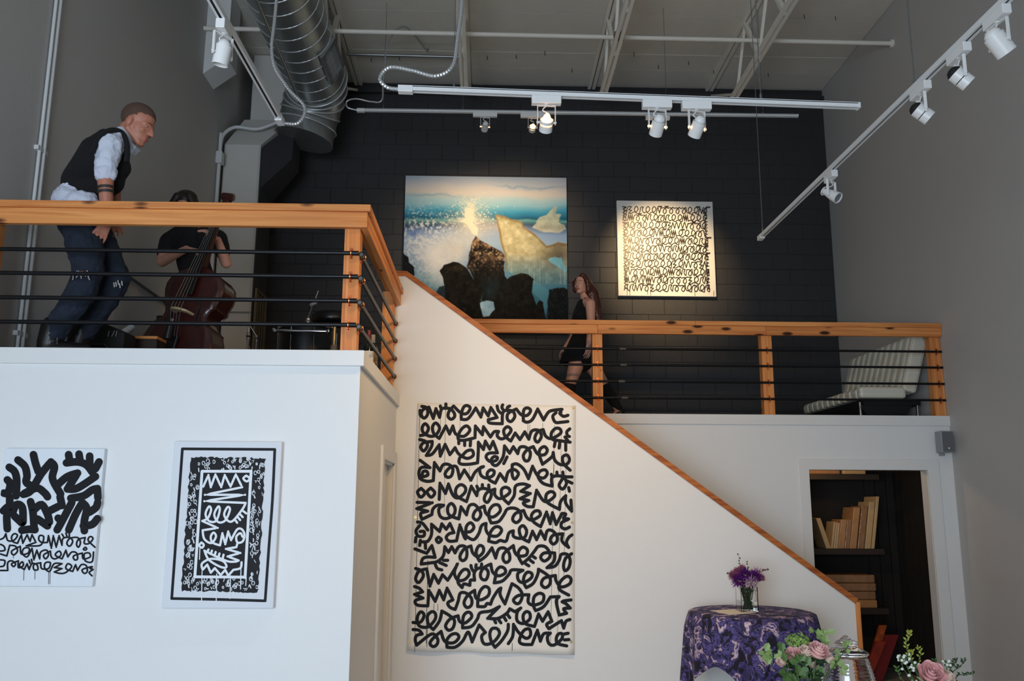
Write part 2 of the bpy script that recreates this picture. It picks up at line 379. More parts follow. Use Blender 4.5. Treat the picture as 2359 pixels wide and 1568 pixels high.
# wall speaker
sp = thing('wall_speaker', (4.365, Y3-.09, 2.2), 'small grey box loudspeaker mounted on the white gallery wall near the corner', 'speaker')
spm = mat('speaker_grey', rgb(150, 153, 156), .5); spg = mat('speaker_grille', rgb(104, 107, 110), .7, bump=.5, bscale=400)
MB().box(4.25, Y3-.15, 2.19, 4.368, Y3-.03, 2.39).build('cabinet', spm, sp, bevel=.008)
MB().box(4.257, Y3-.156, 2.197, 4.361, Y3-.149, 2.383).build('grille', spg, sp, bevel=.004)
MB().box(4.305, Y3-.158, 2.222, 4.319, Y3-.155, 2.236).build('badge', trackw, sp)
MB().box(4.29, Y3-.04, 2.165, 4.33, Y3, 2.3).build('bracket', spm, sp)
# ---------------------------------------------------------------- roof structure
def joist(x, label):
    t = thing('roof_joist', (x, 8.2, 6.45), label, 'joist', 'open-web steel roof joists')
    zb = 6.46; ys, ye = 5.2, YB-.01; yb = 9.55
    MB().box(x-.05, ys, ZC-.045, x-.008, ye, ZC-.004).box(x+.008, ys, ZC-.045, x+.05, ye, ZC-.004).build('top_chord', steelw, t)
    MB().box(x-.045, ys, zb, x-.01, yb, zb+.04).box(x+.01, ys, zb, x+.045, yb, zb+.04).build('bottom_chord', steelw, t)
    MB().bar((x, yb-.05, zb+.03), (x, ye-.1, ZC-.16), .018, .03).build('end_strut', steelw, t)
    y = yb-.12; up = True
    while y > ys+.4:
        y2 = y-.42
        a, b2 = ((x, y, zb+.02), (x, y2, ZC-.03)) if up else ((x, y, ZC-.03), (x, y2, zb+.02))
        MB().bar(a, b2, .03 if up else .045, .03 if up else .045).build('web_bar', steelw, t)
        y = y2; up = not up
    return t
joist(JX[0], 'cream steel roof joist just right of the spiral duct')
joist(JX[1], 'cream steel roof joist crossing behind the flexible conduit')
joist(JX[2], 'cream steel roof joist with a rusty clip, above the two white lamp heads')
joist(JX[3], 'cream steel roof joist nearest the right wall')
rc = bpy.data.objects['roof_joist.002']; c0 = atx(1424, 93, JX[2])
MB().box(JX[2]-.04, c0.y-.05, 6.505, JX[2]+.06, c0.y+.05, 6.56).build('rusty_clip', mat('rust', rgb(92, 52, 34), .8), rc)
sp_ = thing('bridging_pipe', (.7, 8.62, 6.66), 'long white pipe crossing under the roof deck from wall to wall', 'pipe')
MB().tube([(XL+.0, 8.55, 6.665), (-2.29, 8.56, 6.668)], .024, 12).build('pipe', steelw, sp_, smooth='auto'); MB().tube([(-1.69, 8.57, 6.672), (XR-.01, 8.66, 6.70)], .024, 12).build('pipe', steelw, sp_, smooth='auto')
MB().lathe([(.045, 0), (.045, .02), (.03, .03)], (XR-.001, 8.66, 6.70), (-1, 0, 0), 14).build('flange', steelw, sp_)
MB().tube([(-1.75, 9.7, 7.03), (-.36, 9.72, 7.03)], .018, 10).build('conduit_run', galv, thing('ceiling_conduit', (-1.05, 9.7, 7.0), 'short grey conduit pipe under the deck beside the spiral duct', 'conduit'), smooth='auto')

# ---------------------------------------------------------------- ducts
du = thing('spiral_duct', (-1.98, 8.5, 6.1), 'large galvanised spiral air duct with rolled seams and an elbow', 'duct')
dr = .34; dxc, dzc = -1.99, 6.46
def ring_tube(mb, c, ax, r, w): mb.lathe([(r, -w), (r+.007, -w*.6), (r+.007, w*.6), (r, w)], c, ax, 32, caps=False)
ye = 9.22
MB().lathe([(dr, 0), (dr, ye-5.4)], (dxc, 5.4, dzc), (0, 1, 0), 40, caps=False).build('straight_run', galv, du, smooth=True)
y = 6.1
while y < ye-.02:
    mb = MB(); ring_tube(mb, (dxc, y, dzc), (.05, 1, 0), dr, .008); mb.build('seam', chrome if False else mat('bright_seam', rgb(196, 200, 200), .3, .45), du, smooth=True); y += .215
# gored elbow: sweeps from heading back (+y) round to heading left and down into the plenum
pth = [Vector((dxc, ye, dzc)), Vector((dxc-.03, ye+.17, dzc-.03)), Vector((dxc-.08, ye+.30, dzc-.12)), Vector((dxc-.13, ye+.37, dzc-.25)), Vector((dxc-.17, ye+.40, dzc-.40)), Vector((dxc-.2, ye+.40, dzc-.58))]
axs = [Vector((0, 1, 0)), Vector((-.15, 1, -.35)), Vector((-.25, .8, -.75)), Vector((-.3, .4, -1)), Vector((-.25, .1, -1)), Vector((-.2, 0, -1))]
def ringpts(c, a, r, n=32):
    a = a.normalized(); x = a.cross(Vector((0, 0, 1))).normalized(); y_ = x.cross(a)
    return [c+(x*math.cos(2*PI*k/n)+y_*math.sin(2*PI*k/n))*r for k in range(n)]
for i in range(5):
    A, B = ringpts(pth[i], axs[i], dr), ringpts(pth[i+1], axs[i+1], dr+.006)
    MB().add(A+B, [(k, (k+1) % 32, 32+(k+1) % 32, 32+k) for k in range(32)]).build('elbow_gore', galv, du, smooth=True)
    mb = MB(); mb.tube(ringpts(pth[i], axs[i], dr+.008), .011, 6, closed=True); mb.build('seam', MATS['bright_seam'], du, smooth=True)
MB().add(ringpts(pth[5], axs[5], dr+.006), [tuple(range(32))]).build('end_plate', galv, du)
# supply register on the side of the duct
rg = thing('duct_register', (-1.72, 8.5, 6.25), 'louvred metal air register set into the side of the spiral duct', 'register')
ra = Vector((1, 0, -.55)).normalized(); rb = Vector((0, 1, 0)); rcx = ra.cross(rb).normalized()
r0 = Vector((dxc, 8.52, dzc))+ra*(dr+.012)
for sgn in (-1, 1):
    MB().obox(r0+rcx*(sgn*.115), rb*.27, rcx*.018, ra*.018).build('frame_bar', galv, rg)
    MB().obox(r0+rb*(sgn*.27), rb*.018, rcx*.133, ra*.018).build('frame_bar', galv, rg)
MB().obox(r0-ra*.02, rb*.26, rcx*.105, ra*.004).build('backing', blackm, rg)
for k in range(16): MB().obox(r0+rb*(-.235+k*.0313), rb*.0065, rcx*.1, ra*.002).build('louvre', MATS['bright_seam'], rg)
# rectangular plenum and drop along the left wall
gd = mat('duct_grey_paint', rgb(206, 204, 198), .5, .0, var=.05, vscale=6); gdk = mat('duct_dark_grey', rgb(46, 46, 50), .6)
rd = thing('rectangular_duct', (-2.8, 9.6, ZL), 'tall rectangular air duct dropping to the loft floor behind the bass player', 'duct')
xa, xb, ya, yb_ = -3.03, -2.62, 9.4, 9.95
MB().box(xa, ya, ZL, xb, yb_, 5.72).build('drop', [gd], rd)
def slab(a, name, m, par): return MB().add(a, [(0, 3, 2, 1), (4, 5, 6, 7), (0, 1, 5, 4), (1, 2, 6, 5), (2, 3, 7, 6), (3, 0, 4, 7)]).build(name, m, par)
slab([(xa, ya, 5.72), (xb, ya, 5.72), (xb, yb_, 5.72), (xa, yb_, 5.72), (-2.9, ya+.25, 6.14), (-2.36, ya+.25, 6.14), (-2.36, yb_, 6.14), (-2.9, yb_, 6.14)], 'transition', gd, rd)
MB().box(xb, ya+.02, 3.4, xb+.012, yb_, 5.69).build('side_panel', gdk, rd)  # thin sheet colours the right face darker than the front
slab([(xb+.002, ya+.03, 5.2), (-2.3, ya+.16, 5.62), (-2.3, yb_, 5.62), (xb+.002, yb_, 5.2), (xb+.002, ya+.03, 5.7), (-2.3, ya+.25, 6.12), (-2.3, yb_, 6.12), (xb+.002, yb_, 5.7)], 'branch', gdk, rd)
MB().box(-2.92, 9.95, 6.14, -2.52, 10.4, ZC-.02).build('riser', gd, rd)
for zz in (3.75, 4.9): MB().box(xa-.004, ya-.008, zz, xb+.004, ya, zz+.02).build('joint_strip', galv, rd)
MB().box(xb-.02, ya-.006, ZL, xb+.003, ya, 5.72).build('corner_strip', mat('bright_edge', rgb(190, 190, 186), .4), rd)
gr_ = thing('return_grille', (-2.5, 9.75, 2.9), 'tall narrow dark return-air grille on the side of the drop duct', 'grille')
g0, g1 = atx(578, 612, -2.595), atx(606, 640, -2.595)
ga, gb = 9.46, 9.88
MB().box(-2.606, ga, 2.62, -2.596, gb, 4.02).build('backing', blackm, gr_)
brass = mat('dull_brass_frame', rgb(120, 108, 84), .45, .5)
MB().box(-2.6, ga-.015, 2.6, -2.575, ga+.012, 4.05).box(-2.6, gb-.012, 2.6, -2.575, gb+.015, 4.05).box(-2.6, ga, 4.02, -2.575, gb, 4.05).box(-2.6, ga, 2.6, -2.575, gb, 2.63).build('frame', brass, gr_)
for k in range(3): MB().box(-2.596, ga+.1+k*.105, 2.63, -2.58, ga+.112+k*.105, 4.02).build('slat', brass, gr_)
# scupper box under the deck on the left wall
bx_ = thing('wall_box', (-2.95, 8.8, 6.2), 'white sheet-metal box with a slanted bottom high on the left wall', 'box')
bl = mat('box_white', rgb(222, 223, 222), .5)
MB().add([(XL, 8.62, 6.18), (-2.82, 8.62, 6.37), (-2.82, 8.98, 6.37), (XL, 8.98, 6.18), (XL, 8.62, ZC-.01), (-2.82, 8.62, ZC-.01), (-2.82, 8.98, ZC-.01), (XL, 8.98, ZC-.01)], MB.BF).build('shell', bl, bx_)
MB().box(-2.845, 8.612, 6.36, -2.812, 8.62, ZC-.01).build('corner_flange', bl, bx_)
# conduits on the left wall
cd = thing('wall_conduit', (XL+.03, 5.64, ZL), 'pair of pale conduits running up the left wall behind the man', 'conduit')
cm = mat('painted_conduit', rgb(212, 214, 214), .4)
for k, yy in enumerate((5.60, 5.65)): MB().tube([(XL+.02, yy, ZL), (XL+.02, yy, ZC-.3)], .016 if k else .012, 10).build('pipe', cm, cd, smooth='auto')
MB().box(XL, 5.565, 4.02, XL+.03, 5.69, 4.05).build('clip', cm, cd); MB().box(XL, 5.565, 2.75, XL+.03, 5.69, 2.78).build('clip', cm, cd)
cd2 = thing('wall_conduit', (XL+.03, 9.2, ZL), 'single conduit with a small junction box beside the drop duct', 'conduit')
MB().tube(smoothpath([(XL+.03, 9.25, ZL), (XL+.03, 9.25, 5.55)]+[(XL+.03, 9.25, 5.62), (XL+.05, 9.27, 5.78), (XL+.16, 9.33, 5.9), (XL+.4, 9.37, 5.9), (-2.45, 9.4, 6.0)]), .02, 10).build('pipe', cm, cd2, smooth='auto')
MB().box(XL, 9.2, 5.42, XL+.07, 9.3, 5.56).build('junction_box', cm, cd2, bevel=.008)
cd3 = thing('wall_conduit', (XL+.03, 7.0, ZL), 'bent white pipe low on the left wall behind the bass', 'conduit')
MB().tube(smoothpath([(XL+.03, 6.98, ZL), (XL+.03, 6.98, 2.85), (XL+.05, 7.0, 3.0), (XL+.12, 7.1, 3.12)]), .03, 10).build('pipe', cm, cd3, smooth='auto')
MB().tube([atx(278, 624, XL+.03), atx(395, 706, XL+.03)], .014, 8).build('cord', mat('grey_cord', rgb(84, 88, 92), .5), cd3, smooth='auto')
th = thing('duct_hanger_pipe', (-2.2, 8.0, 6.1), 'thin grey pipe running beside the spiral duct to its elbow', 'pipe')
MB().tube([atz(575, -35, 6.0), atz(692, 236, 6.0)], .02, 10).build('pipe', galv, th, smooth='auto')

# ---------------------------------------------------------------- track lights
def track(name_label, p, q, cat='track light'):
    p, q = Vector(p), Vector(q)
    t = thing('lighting_track', (p+q)/2, name_label, 'track')
    d = (q-p).normalized(); s = d.cross(Vector((0, 0, 1))).normalized(); u = Vector((0, 0, 1))
    c = (p+q)/2; hl = (q-p).length/2
    mb = MB()     # channel: top web, two lips, so the slot below is a real groove
    mb.obox(c+u*.012, d*hl, s*.018, u*.004).obox(c+s*.0155, d*hl, s*.0025, u*.0125).obox(c-s*.0155, d*hl, s*.0025, u*.0125)
    mb.obox(c+s*.0105-u*.011, d*hl, s*.004, u*.0015).obox(c-s*.0105-u*.011, d*hl, s*.004, u*.0015)
    mb.build('channel', trackw, t)
    MB().obox(c+u*.003, d*(hl-.01), s*.012, u*.003).build('slot', trackd, t)
    MB().obox(p-d*.03-u*.003, d*.04, s*.021, u*.019).build('end_feed', trackw, t, bevel=.003)
    MB().obox(q+d*.004, d*.006, s*.02, u*.015).build('end_cap', trackw, t)
    return t
def cable(t, p, ztop, r=.0025):
    o = MB().tube([(p[0], p[1], p[2]+.015), (p[0], p[1], ztop)], r, 6).build('suspension_cable', wireg, t)
    MB().tube([(p[0], p[1], p[2]+.014), (p[0], p[1], p[2]+.05)], r*2.4, 6).build('gripper', wireg, o)
flexm = mat('flex_conduit', rgb(176, 178, 178), .35, .6)
def flex(t, pts, r=.011):
    P = smoothpath(pts, 14); n = []
    L_ = [0]
    for a, b2 in zip(P, P[1:]): L_.append(L_[-1]+(b2-a).length)
    step = r*.75; m = int(L_[-1]/step); R_ = []; Q = []; j = 0
    for i in range(m):
        s_ = i*step
        while j < len(P)-2 and L_[j+1] < s_: j += 1
        Q.append(P[j].lerp(P[j+1], (s_-L_[j])/max(1e-6, L_[j+1]-L_[j]))); R_.append(r*(1.08 if i % 2 else .88))
    return MB().tube(Q, R_, 8).build('flexible_conduit', flexm, t, smooth=False)
headm = mat('lamp_white_enamel', rgb(226, 226, 224), .35)
glow = mat('halogen_glow', (1, .62, .3, 1), .4, emit=(1, .52, .2, 1), estr=4.5)
lensoff = mat('lamp_lens', rgb(120, 126, 130), .1, .3)
def head(p, track_dir, aim, label, style='can', lit=0, cone=50, box=.16, r=.036, ln_=.085, drop=.1, group='track lamp heads', blend=.6, warm=(1, .74, .45)):
    """adapter box under the track, U yoke, can with lamp; aims along `aim`"""
    p = Vector(p); d = Vector(track_dir).normalized(); u = Vector((0, 0, 1)); s = d.cross(u).normalized(); a = Vector(aim).normalized()
    t = thing('track_lamp', p-u*.02, label, 'lamp', group)
    MB().obox(p-u*.035, d*(box/2), s*.021, u*.023).build('adapter', headm, t, bevel=.003)
    hz = Vector((a.x, a.y, 0)); hz = hz.normalized() if hz.length > .05 else d
    sd = u.cross(hz).normalized()          # yoke axis
    top = p-u*.062; piv = top-u*drop; w = r+.012
    y_ = MB(); y_.bar(top-sd*w-u*.004, top+sd*w-u*.004, .016, .004)
    for k in (-1, 1): y_.bar(top+sd*(k*w), piv+sd*(k*w)-u*.012, .016, .004, up=tuple(sd))
    y_.tube([top, top+u*.012], .012, 8); y_.build('yoke', headm, t)
    back = piv-a*(ln_*.45); front = piv+a*(ln_*.55)
    if style == 'can':
        MB().lathe([(r, 0), (r, ln_), (r-.003, ln_), (r-.003, .004)], back, a, 24, caps=False).build('shade', headm, t, smooth='auto')
        MB().lathe([(r*.45, -.03), (r*.8, -.012), (r-.004, .01)], back, a, 20).build('lamp_capsule', headm, t, smooth=True)
    elif style == 'ring':      # open gimbal: two rings around a bare reflector lamp
        MB().lathe([(r, ln_*.62), (r, ln_*1.02), (r-.003, ln_*1.02), (r-.003, ln_*.62)], back, a, 24, caps=False).build('shade', headm, t, smooth='auto')
        MB().lathe([(r+.002, ln_*.28), (r+.002, ln_*.46), (r-.002, ln_*.46), (r-.002, ln_*.28)], back, a, 24, caps=False).build('gimbal_ring', headm, t, smooth='auto')
        MB().lathe([(.01, -.012), (.018, .0), (r*.7, ln_*.3), (r-.006, ln_*.6)], back, a, 24).build('lamp_capsule', glow if lit else blackm, t, smooth=True)
    elif style == 'band':      # white cylinder with a dark lamp dome behind
        MB().lathe([(r, 0), (r, ln_*.48), (r-.003, ln_*.48), (r-.003, 0)], back, a, 24, caps=False).build('shade', headm, t, smooth='auto')
        MB().lathe([(r, ln_*.53), (r, ln_), (r-.003, ln_), (r-.003, ln_*.53)], back, a, 24, caps=False).build('shade_rim', headm, t, smooth='auto')
        MB().lathe([(.008, -.03), (r*.6, -.024), (r*.9, -.008), (r-.004, .012), (r-.004, ln_*.8)], back, a, 20).build('lamp_capsule', blackm, t, smooth=True)
    elif style == 'flare':
        MB().lathe([(r*.5, -.025), (r*.62, 0), (r*.9, ln_*.5), (r, ln_), (r-.004, ln_), (r*.8, ln_*.5)], back, a, 24, caps=False).build('shade', headm, t, smooth='auto')
        MB().lathe([(.0, ln_*.85), (r-.005, ln_*.92)], back, a, 20).build('lens', lensoff, t)
        MB().tube(ringpts(back-a*.022, a, r*.75, 14), .004, 6, closed=True).build('heat_fin', headm, t)
    for k in (-1, 1): MB().tube([piv+sd*(k*(r+.002)), piv+sd*(k*(w+.006))], .006, 8).build('pivot_knob', glow if (lit and style == 'can') else headm, t)  # knobs of lit cans emit, standing in for light leaking out the back
    MB().tube(smoothpath([top-u*.004, top-u*.03+sd*.02, top-u*.045-sd*.012, back-a*.02]), .0035, 6).build('cord', headm, t, smooth=True)
    if lit:
        l = bpy.data.lights.new('halogen_beam', 'SPOT'); l.energy = lit; l.color = warm; l.spot_size = math.radians(cone); l.spot_blend = blend; l.shadow_soft_size = .02
        o = bpy.data.objects.new('halogen_beam', l); COL.objects.link(o); o.parent = t; o.location = front+a*.01-world_loc(t); o.rotation_euler = a.to_track_quat('-Z', 'Y').to_euler()
    return t
# front centre track
FTz = 3.86; A = Vector((-.43, 4.36, 3.885)); B = Vector((2.0, 4.36, 3.83))
ft = track('thick white ceiling track in the centre with three lit lamp heads', A, B)
fz = lambda x: A.z+(x-A.x)/(B.x-A.x)*(B.z-A.z)
for x in (-.2, 1.47): cable(ft, (x, 4.36, fz(x)), 7.1 if x > 0 else 7.1)
flex(ft, [A+Vector((-.07, 0, 0)), A+Vector((-.13, 0, .01)), A+Vector((-.17, 0, .06)), A+Vector((-.12, 0, .125)), A+Vector((0, 0, .11)), A+Vector((.13, 0, .08)), A+Vector((.22, 0, .14)), A+Vector((.245, 0, .3)), A+Vector((.27, 0, .6)), A+Vector((.29, 0, 1.4)), A+Vector((.29, 0, 3.2))])
def aimed(p, tgt): return (Vector(tgt)-Vector(p))
def hp(x): return Vector((x, 4.36, fz(x)))
head(hp(.30), (1, 0, 0), aimed((.28, 4.36, 3.68), (.12, 6.98, 1.7)), 'brightly glowing bare gimbal lamp under the centre track', 'ring', 85, 135, warm=(1, .62, .27), blend=1)
head(hp(.90), (1, 0, 0), aimed((.92, 4.36, 3.68), (.55, 6.98, 1.6)), 'white cylinder lamp on the centre track, left of the pair', 'can', 40, 125, warm=(1, .62, .27), blend=1)
head(hp(1.115), (1, 0, 0), aimed((1.12, 4.36, 3.68), (.3, 6.98, 1.25)), 'white cylinder lamp on the centre track, right of the pair', 'can', 40, 125, warm=(1, .62, .27), blend=1)
# rear track over the gallery
RT0, RT1 = Vector((-1.36, 8.7, 5.83)), Vector((3.32, 8.7, 5.845))
rt_ = track('thin white rear track in front of the charcoal wall', RT0, RT1)
for x in (-1.15, -.3, 1.9, 2.95): cable(rt_, (x, 8.7, 5.84), 7.1)
flex(rt_, [RT0+Vector((-.07, 0, 0)), RT0+Vector((-.17, 0, .03)), RT0+Vector((-.18, 0, .1)), RT0+Vector((-.08, 0, .13)), RT0+Vector((.08, 0, .1)), RT0+Vector((.19, 0, .12)), RT0+Vector((.2, 0, .35)), RT0+Vector((.24, 0, .8)), RT0+Vector((.4, .2, 1.1)), RT0+Vector((.6, .9, 1.19))], .0095)
for x, tgt, lab, e in ((-.06, (-.35, 10.6, 4.9), 'small lamp head at the left of the rear track, above the sea painting', 85), (.45, (.3, 10.6, 5.05), 'small glowing lamp head behind the bright gimbal lamp', 95), (1.80, (2.2, 10.6, 4.75), 'small glowing lamp head aimed at the square scribble painting', 400)):
    head((x, 8.7, 5.835), (1, 0, 0), aimed((x, 8.7, 5.7), tgt), lab, 'ring' if x > 0 else 'can', e, 75 if x < 1 else 52, blend=1, box=.26, r=.036, drop=.11, warm=(1, .76, .48) if x < 1 else (1, .68, .34))
# right track along the side wall
R0, R1 = Vector((2.27, 3.2, 3.88)), Vector((2.25, 6.82, 3.88))
rk = track('long white track running back along the right side', R1, R0)
cable(rk, (2.25, 6.80, 3.88), 6.44, .003); cable(rk, (2.27, 4.25, 3.88), 7.1, .003)
head((2.27, 3.5, 3.88), (0, 1, 0), (.62, .1, -.8), 'nearest white cylinder lamp at the upper right corner of the picture', 'can', 0, r=.045, ln_=.1)
head((2.27, 3.82, 3.88), (0, 1, 0), (.7, -.1, -.7), 'banded lamp with a dark dome on the right track, nearer of two', 'band', 0, r=.04, ln_=.085)
head((2.27, 4.2, 3.88), (0, 1, 0), (.75, -.1, -.66), 'banded lamp with a dark dome on the right track, farther of two', 'band', 0, r=.04, ln_=.085)
head((2.27, 5.42, 3.88), (0, 1, 0), (.5, -.6, -.62), 'flared lamp with a glass lens near the far end of the right track', 'flare', 0, box=.14, r=.038, ln_=.1)
# left track
L0, L1 = Vector((-1.245, 3.1, 3.88)), Vector((-1.225, 4.72, 3.88))
lk = track('white track at the left pointing back toward the spiral duct', L1, L0)
flex(lk, [L1+Vector((.02, .06, -.01)), L1+Vector((.1, .07, .0)), L1+Vector((.13, .07, .1)), L1+Vector((.02, .04, .22)), L1+Vector((-.06, .0, .4)), L1+Vector((-.05, 0, .9)), L1+Vector((-.04, 0, 3.2))], .01)
head((-1.24, 3.72, 3.88), (0, 1, 0), (-.2, .15, -1), 'white cylinder lamp hanging from the left track in front of the wall box', 'can', 0, box=.12, r=.037, ln_=.09)
# ---------------------------------------------------------------- artworks
class Ribbon:
    """flat brush strokes lying on a plane: quads per segment and round dabs at joins"""
    def __init__(s, fn): s.fn = fn; s.mb = MB(); s.lift = 0
    def stroke(s, pts, w, n=8):
        P = [Vector((p[0], p[1])) for p in pts]; N_ = len(P)
        if s.lift > .0013: s.lift = 0
        s.lift += .00005; l0 = s.lift
        vv = []; ff = []
        for i, p in enumerate(P):
            a, b = P[max(0, i-1)], P[min(N_-1, i+1)]; d = b-a
            d = d.normalized() if d.length > 1e-9 else Vector((1, 0)); q = Vector((-d.y, d.x))*(w/2); l = l0+i*5e-6
            vv += [s.fn(p.x-q.x, p.y-q.y, l), s.fn(p.x+q.x, p.y+q.y, l)]
            if i: ff.append((2*i-2, 2*i, 2*i+1, 2*i-1))
            turn = 0 < i < N_-1 and (p-P[i-1]).length > 1e-9 and (P[i+1]-p).length > 1e-9 and (p-P[i-1]).normalized().dot((P[i+1]-p).normalized()) < .85
            if i in (0, N_-1) or turn: s.mb.add([s.fn(p.x+w/2*math.cos(2*PI*j/12), p.y+w/2*math.sin(2*PI*j/12), l+(.00003 if turn else -.00003)) for j in range(12)], [tuple(range(12))])
        s.mb.add(vv, ff); s.lift = min(s.lift, .0013)
    def path(s, txt, w, k=5):
        """'x,y x,y! ...' smooth through the points, a '!' marks a sharp turn"""
        seg = []; allp = []
        pts = [(float(a.rstrip('!').split(',')[0]), float(a.rstrip('!').split(',')[1]), a.endswith('!')) for a in txt.split()]
        cur = []
        for x, y, sh in pts:
            cur.append((x, y, 0))
            if sh:
                if len(cur) > 1: allp += smoothpath(cur, k)
                cur = [(x, y, 0)]
        if len(cur) > 1: allp += smoothpath(cur, k)
        out = []
        for p in allp:
            if not out or (p-out[-1]).length > w*.12: out.append(p)
        s.stroke(out, w)
def canvas_box(name, x0, z0, x1, z1, y, d, label, cat, m, edge=None):
    t = thing(name, ((x0+x1)/2, y-d/2, z0), label, cat)
    MB().box(x0, y-d, z0, x1, y, z1).build('stretched_canvas', m, t, bevel=.004)
    return t
# -- hanging banner on the stair wall
BYp = Y2-.006
bn = thing('painted_banner', (.06, Y2-.01, .57), 'large unstretched white banner covered in rows of bold black looping scribbles', 'banner')
bl_, br_, tl, trp = aty(938, 1497, Y2), aty(1322, 1507, Y2), aty(963, 928, Y2), aty(1326, 934, Y2)
nu, nv = 24, 36; mb = MB(); vv = []; ff = []
def bnd(u, v): return .006*math.sin(u*9+v*4)*math.sin(v*5+1)*.4 + (.02*(1-v)**6)*(math.sin(u*14)+1.2)*.35
for j in range(nv+1):
    for i in range(nu+1):
        u, v = i/nu, j/nv
        p = (bl_*(1-u)+br_*u)*(1-v)+(tl*(1-u)+trp*u)*v
        sag = -.006*math.sin(u*PI*3)**2*(1-v)**8
        vv.append((p.x, BYp-.004-bnd(u, v), p.z+sag))
for j in range(nv):
    for i in range(nu): a = j*(nu+1)+i; ff.append((a, a+1, a+nu+2, a+nu+1))
mb.add(vv, ff)
sh_ = mb.build('sheet', canvasw, bn, smooth=True); sm_ = sh_.modifiers.new('thickness', 'SOLIDIFY'); sm_.thickness = .0015; sm_.offset = 1
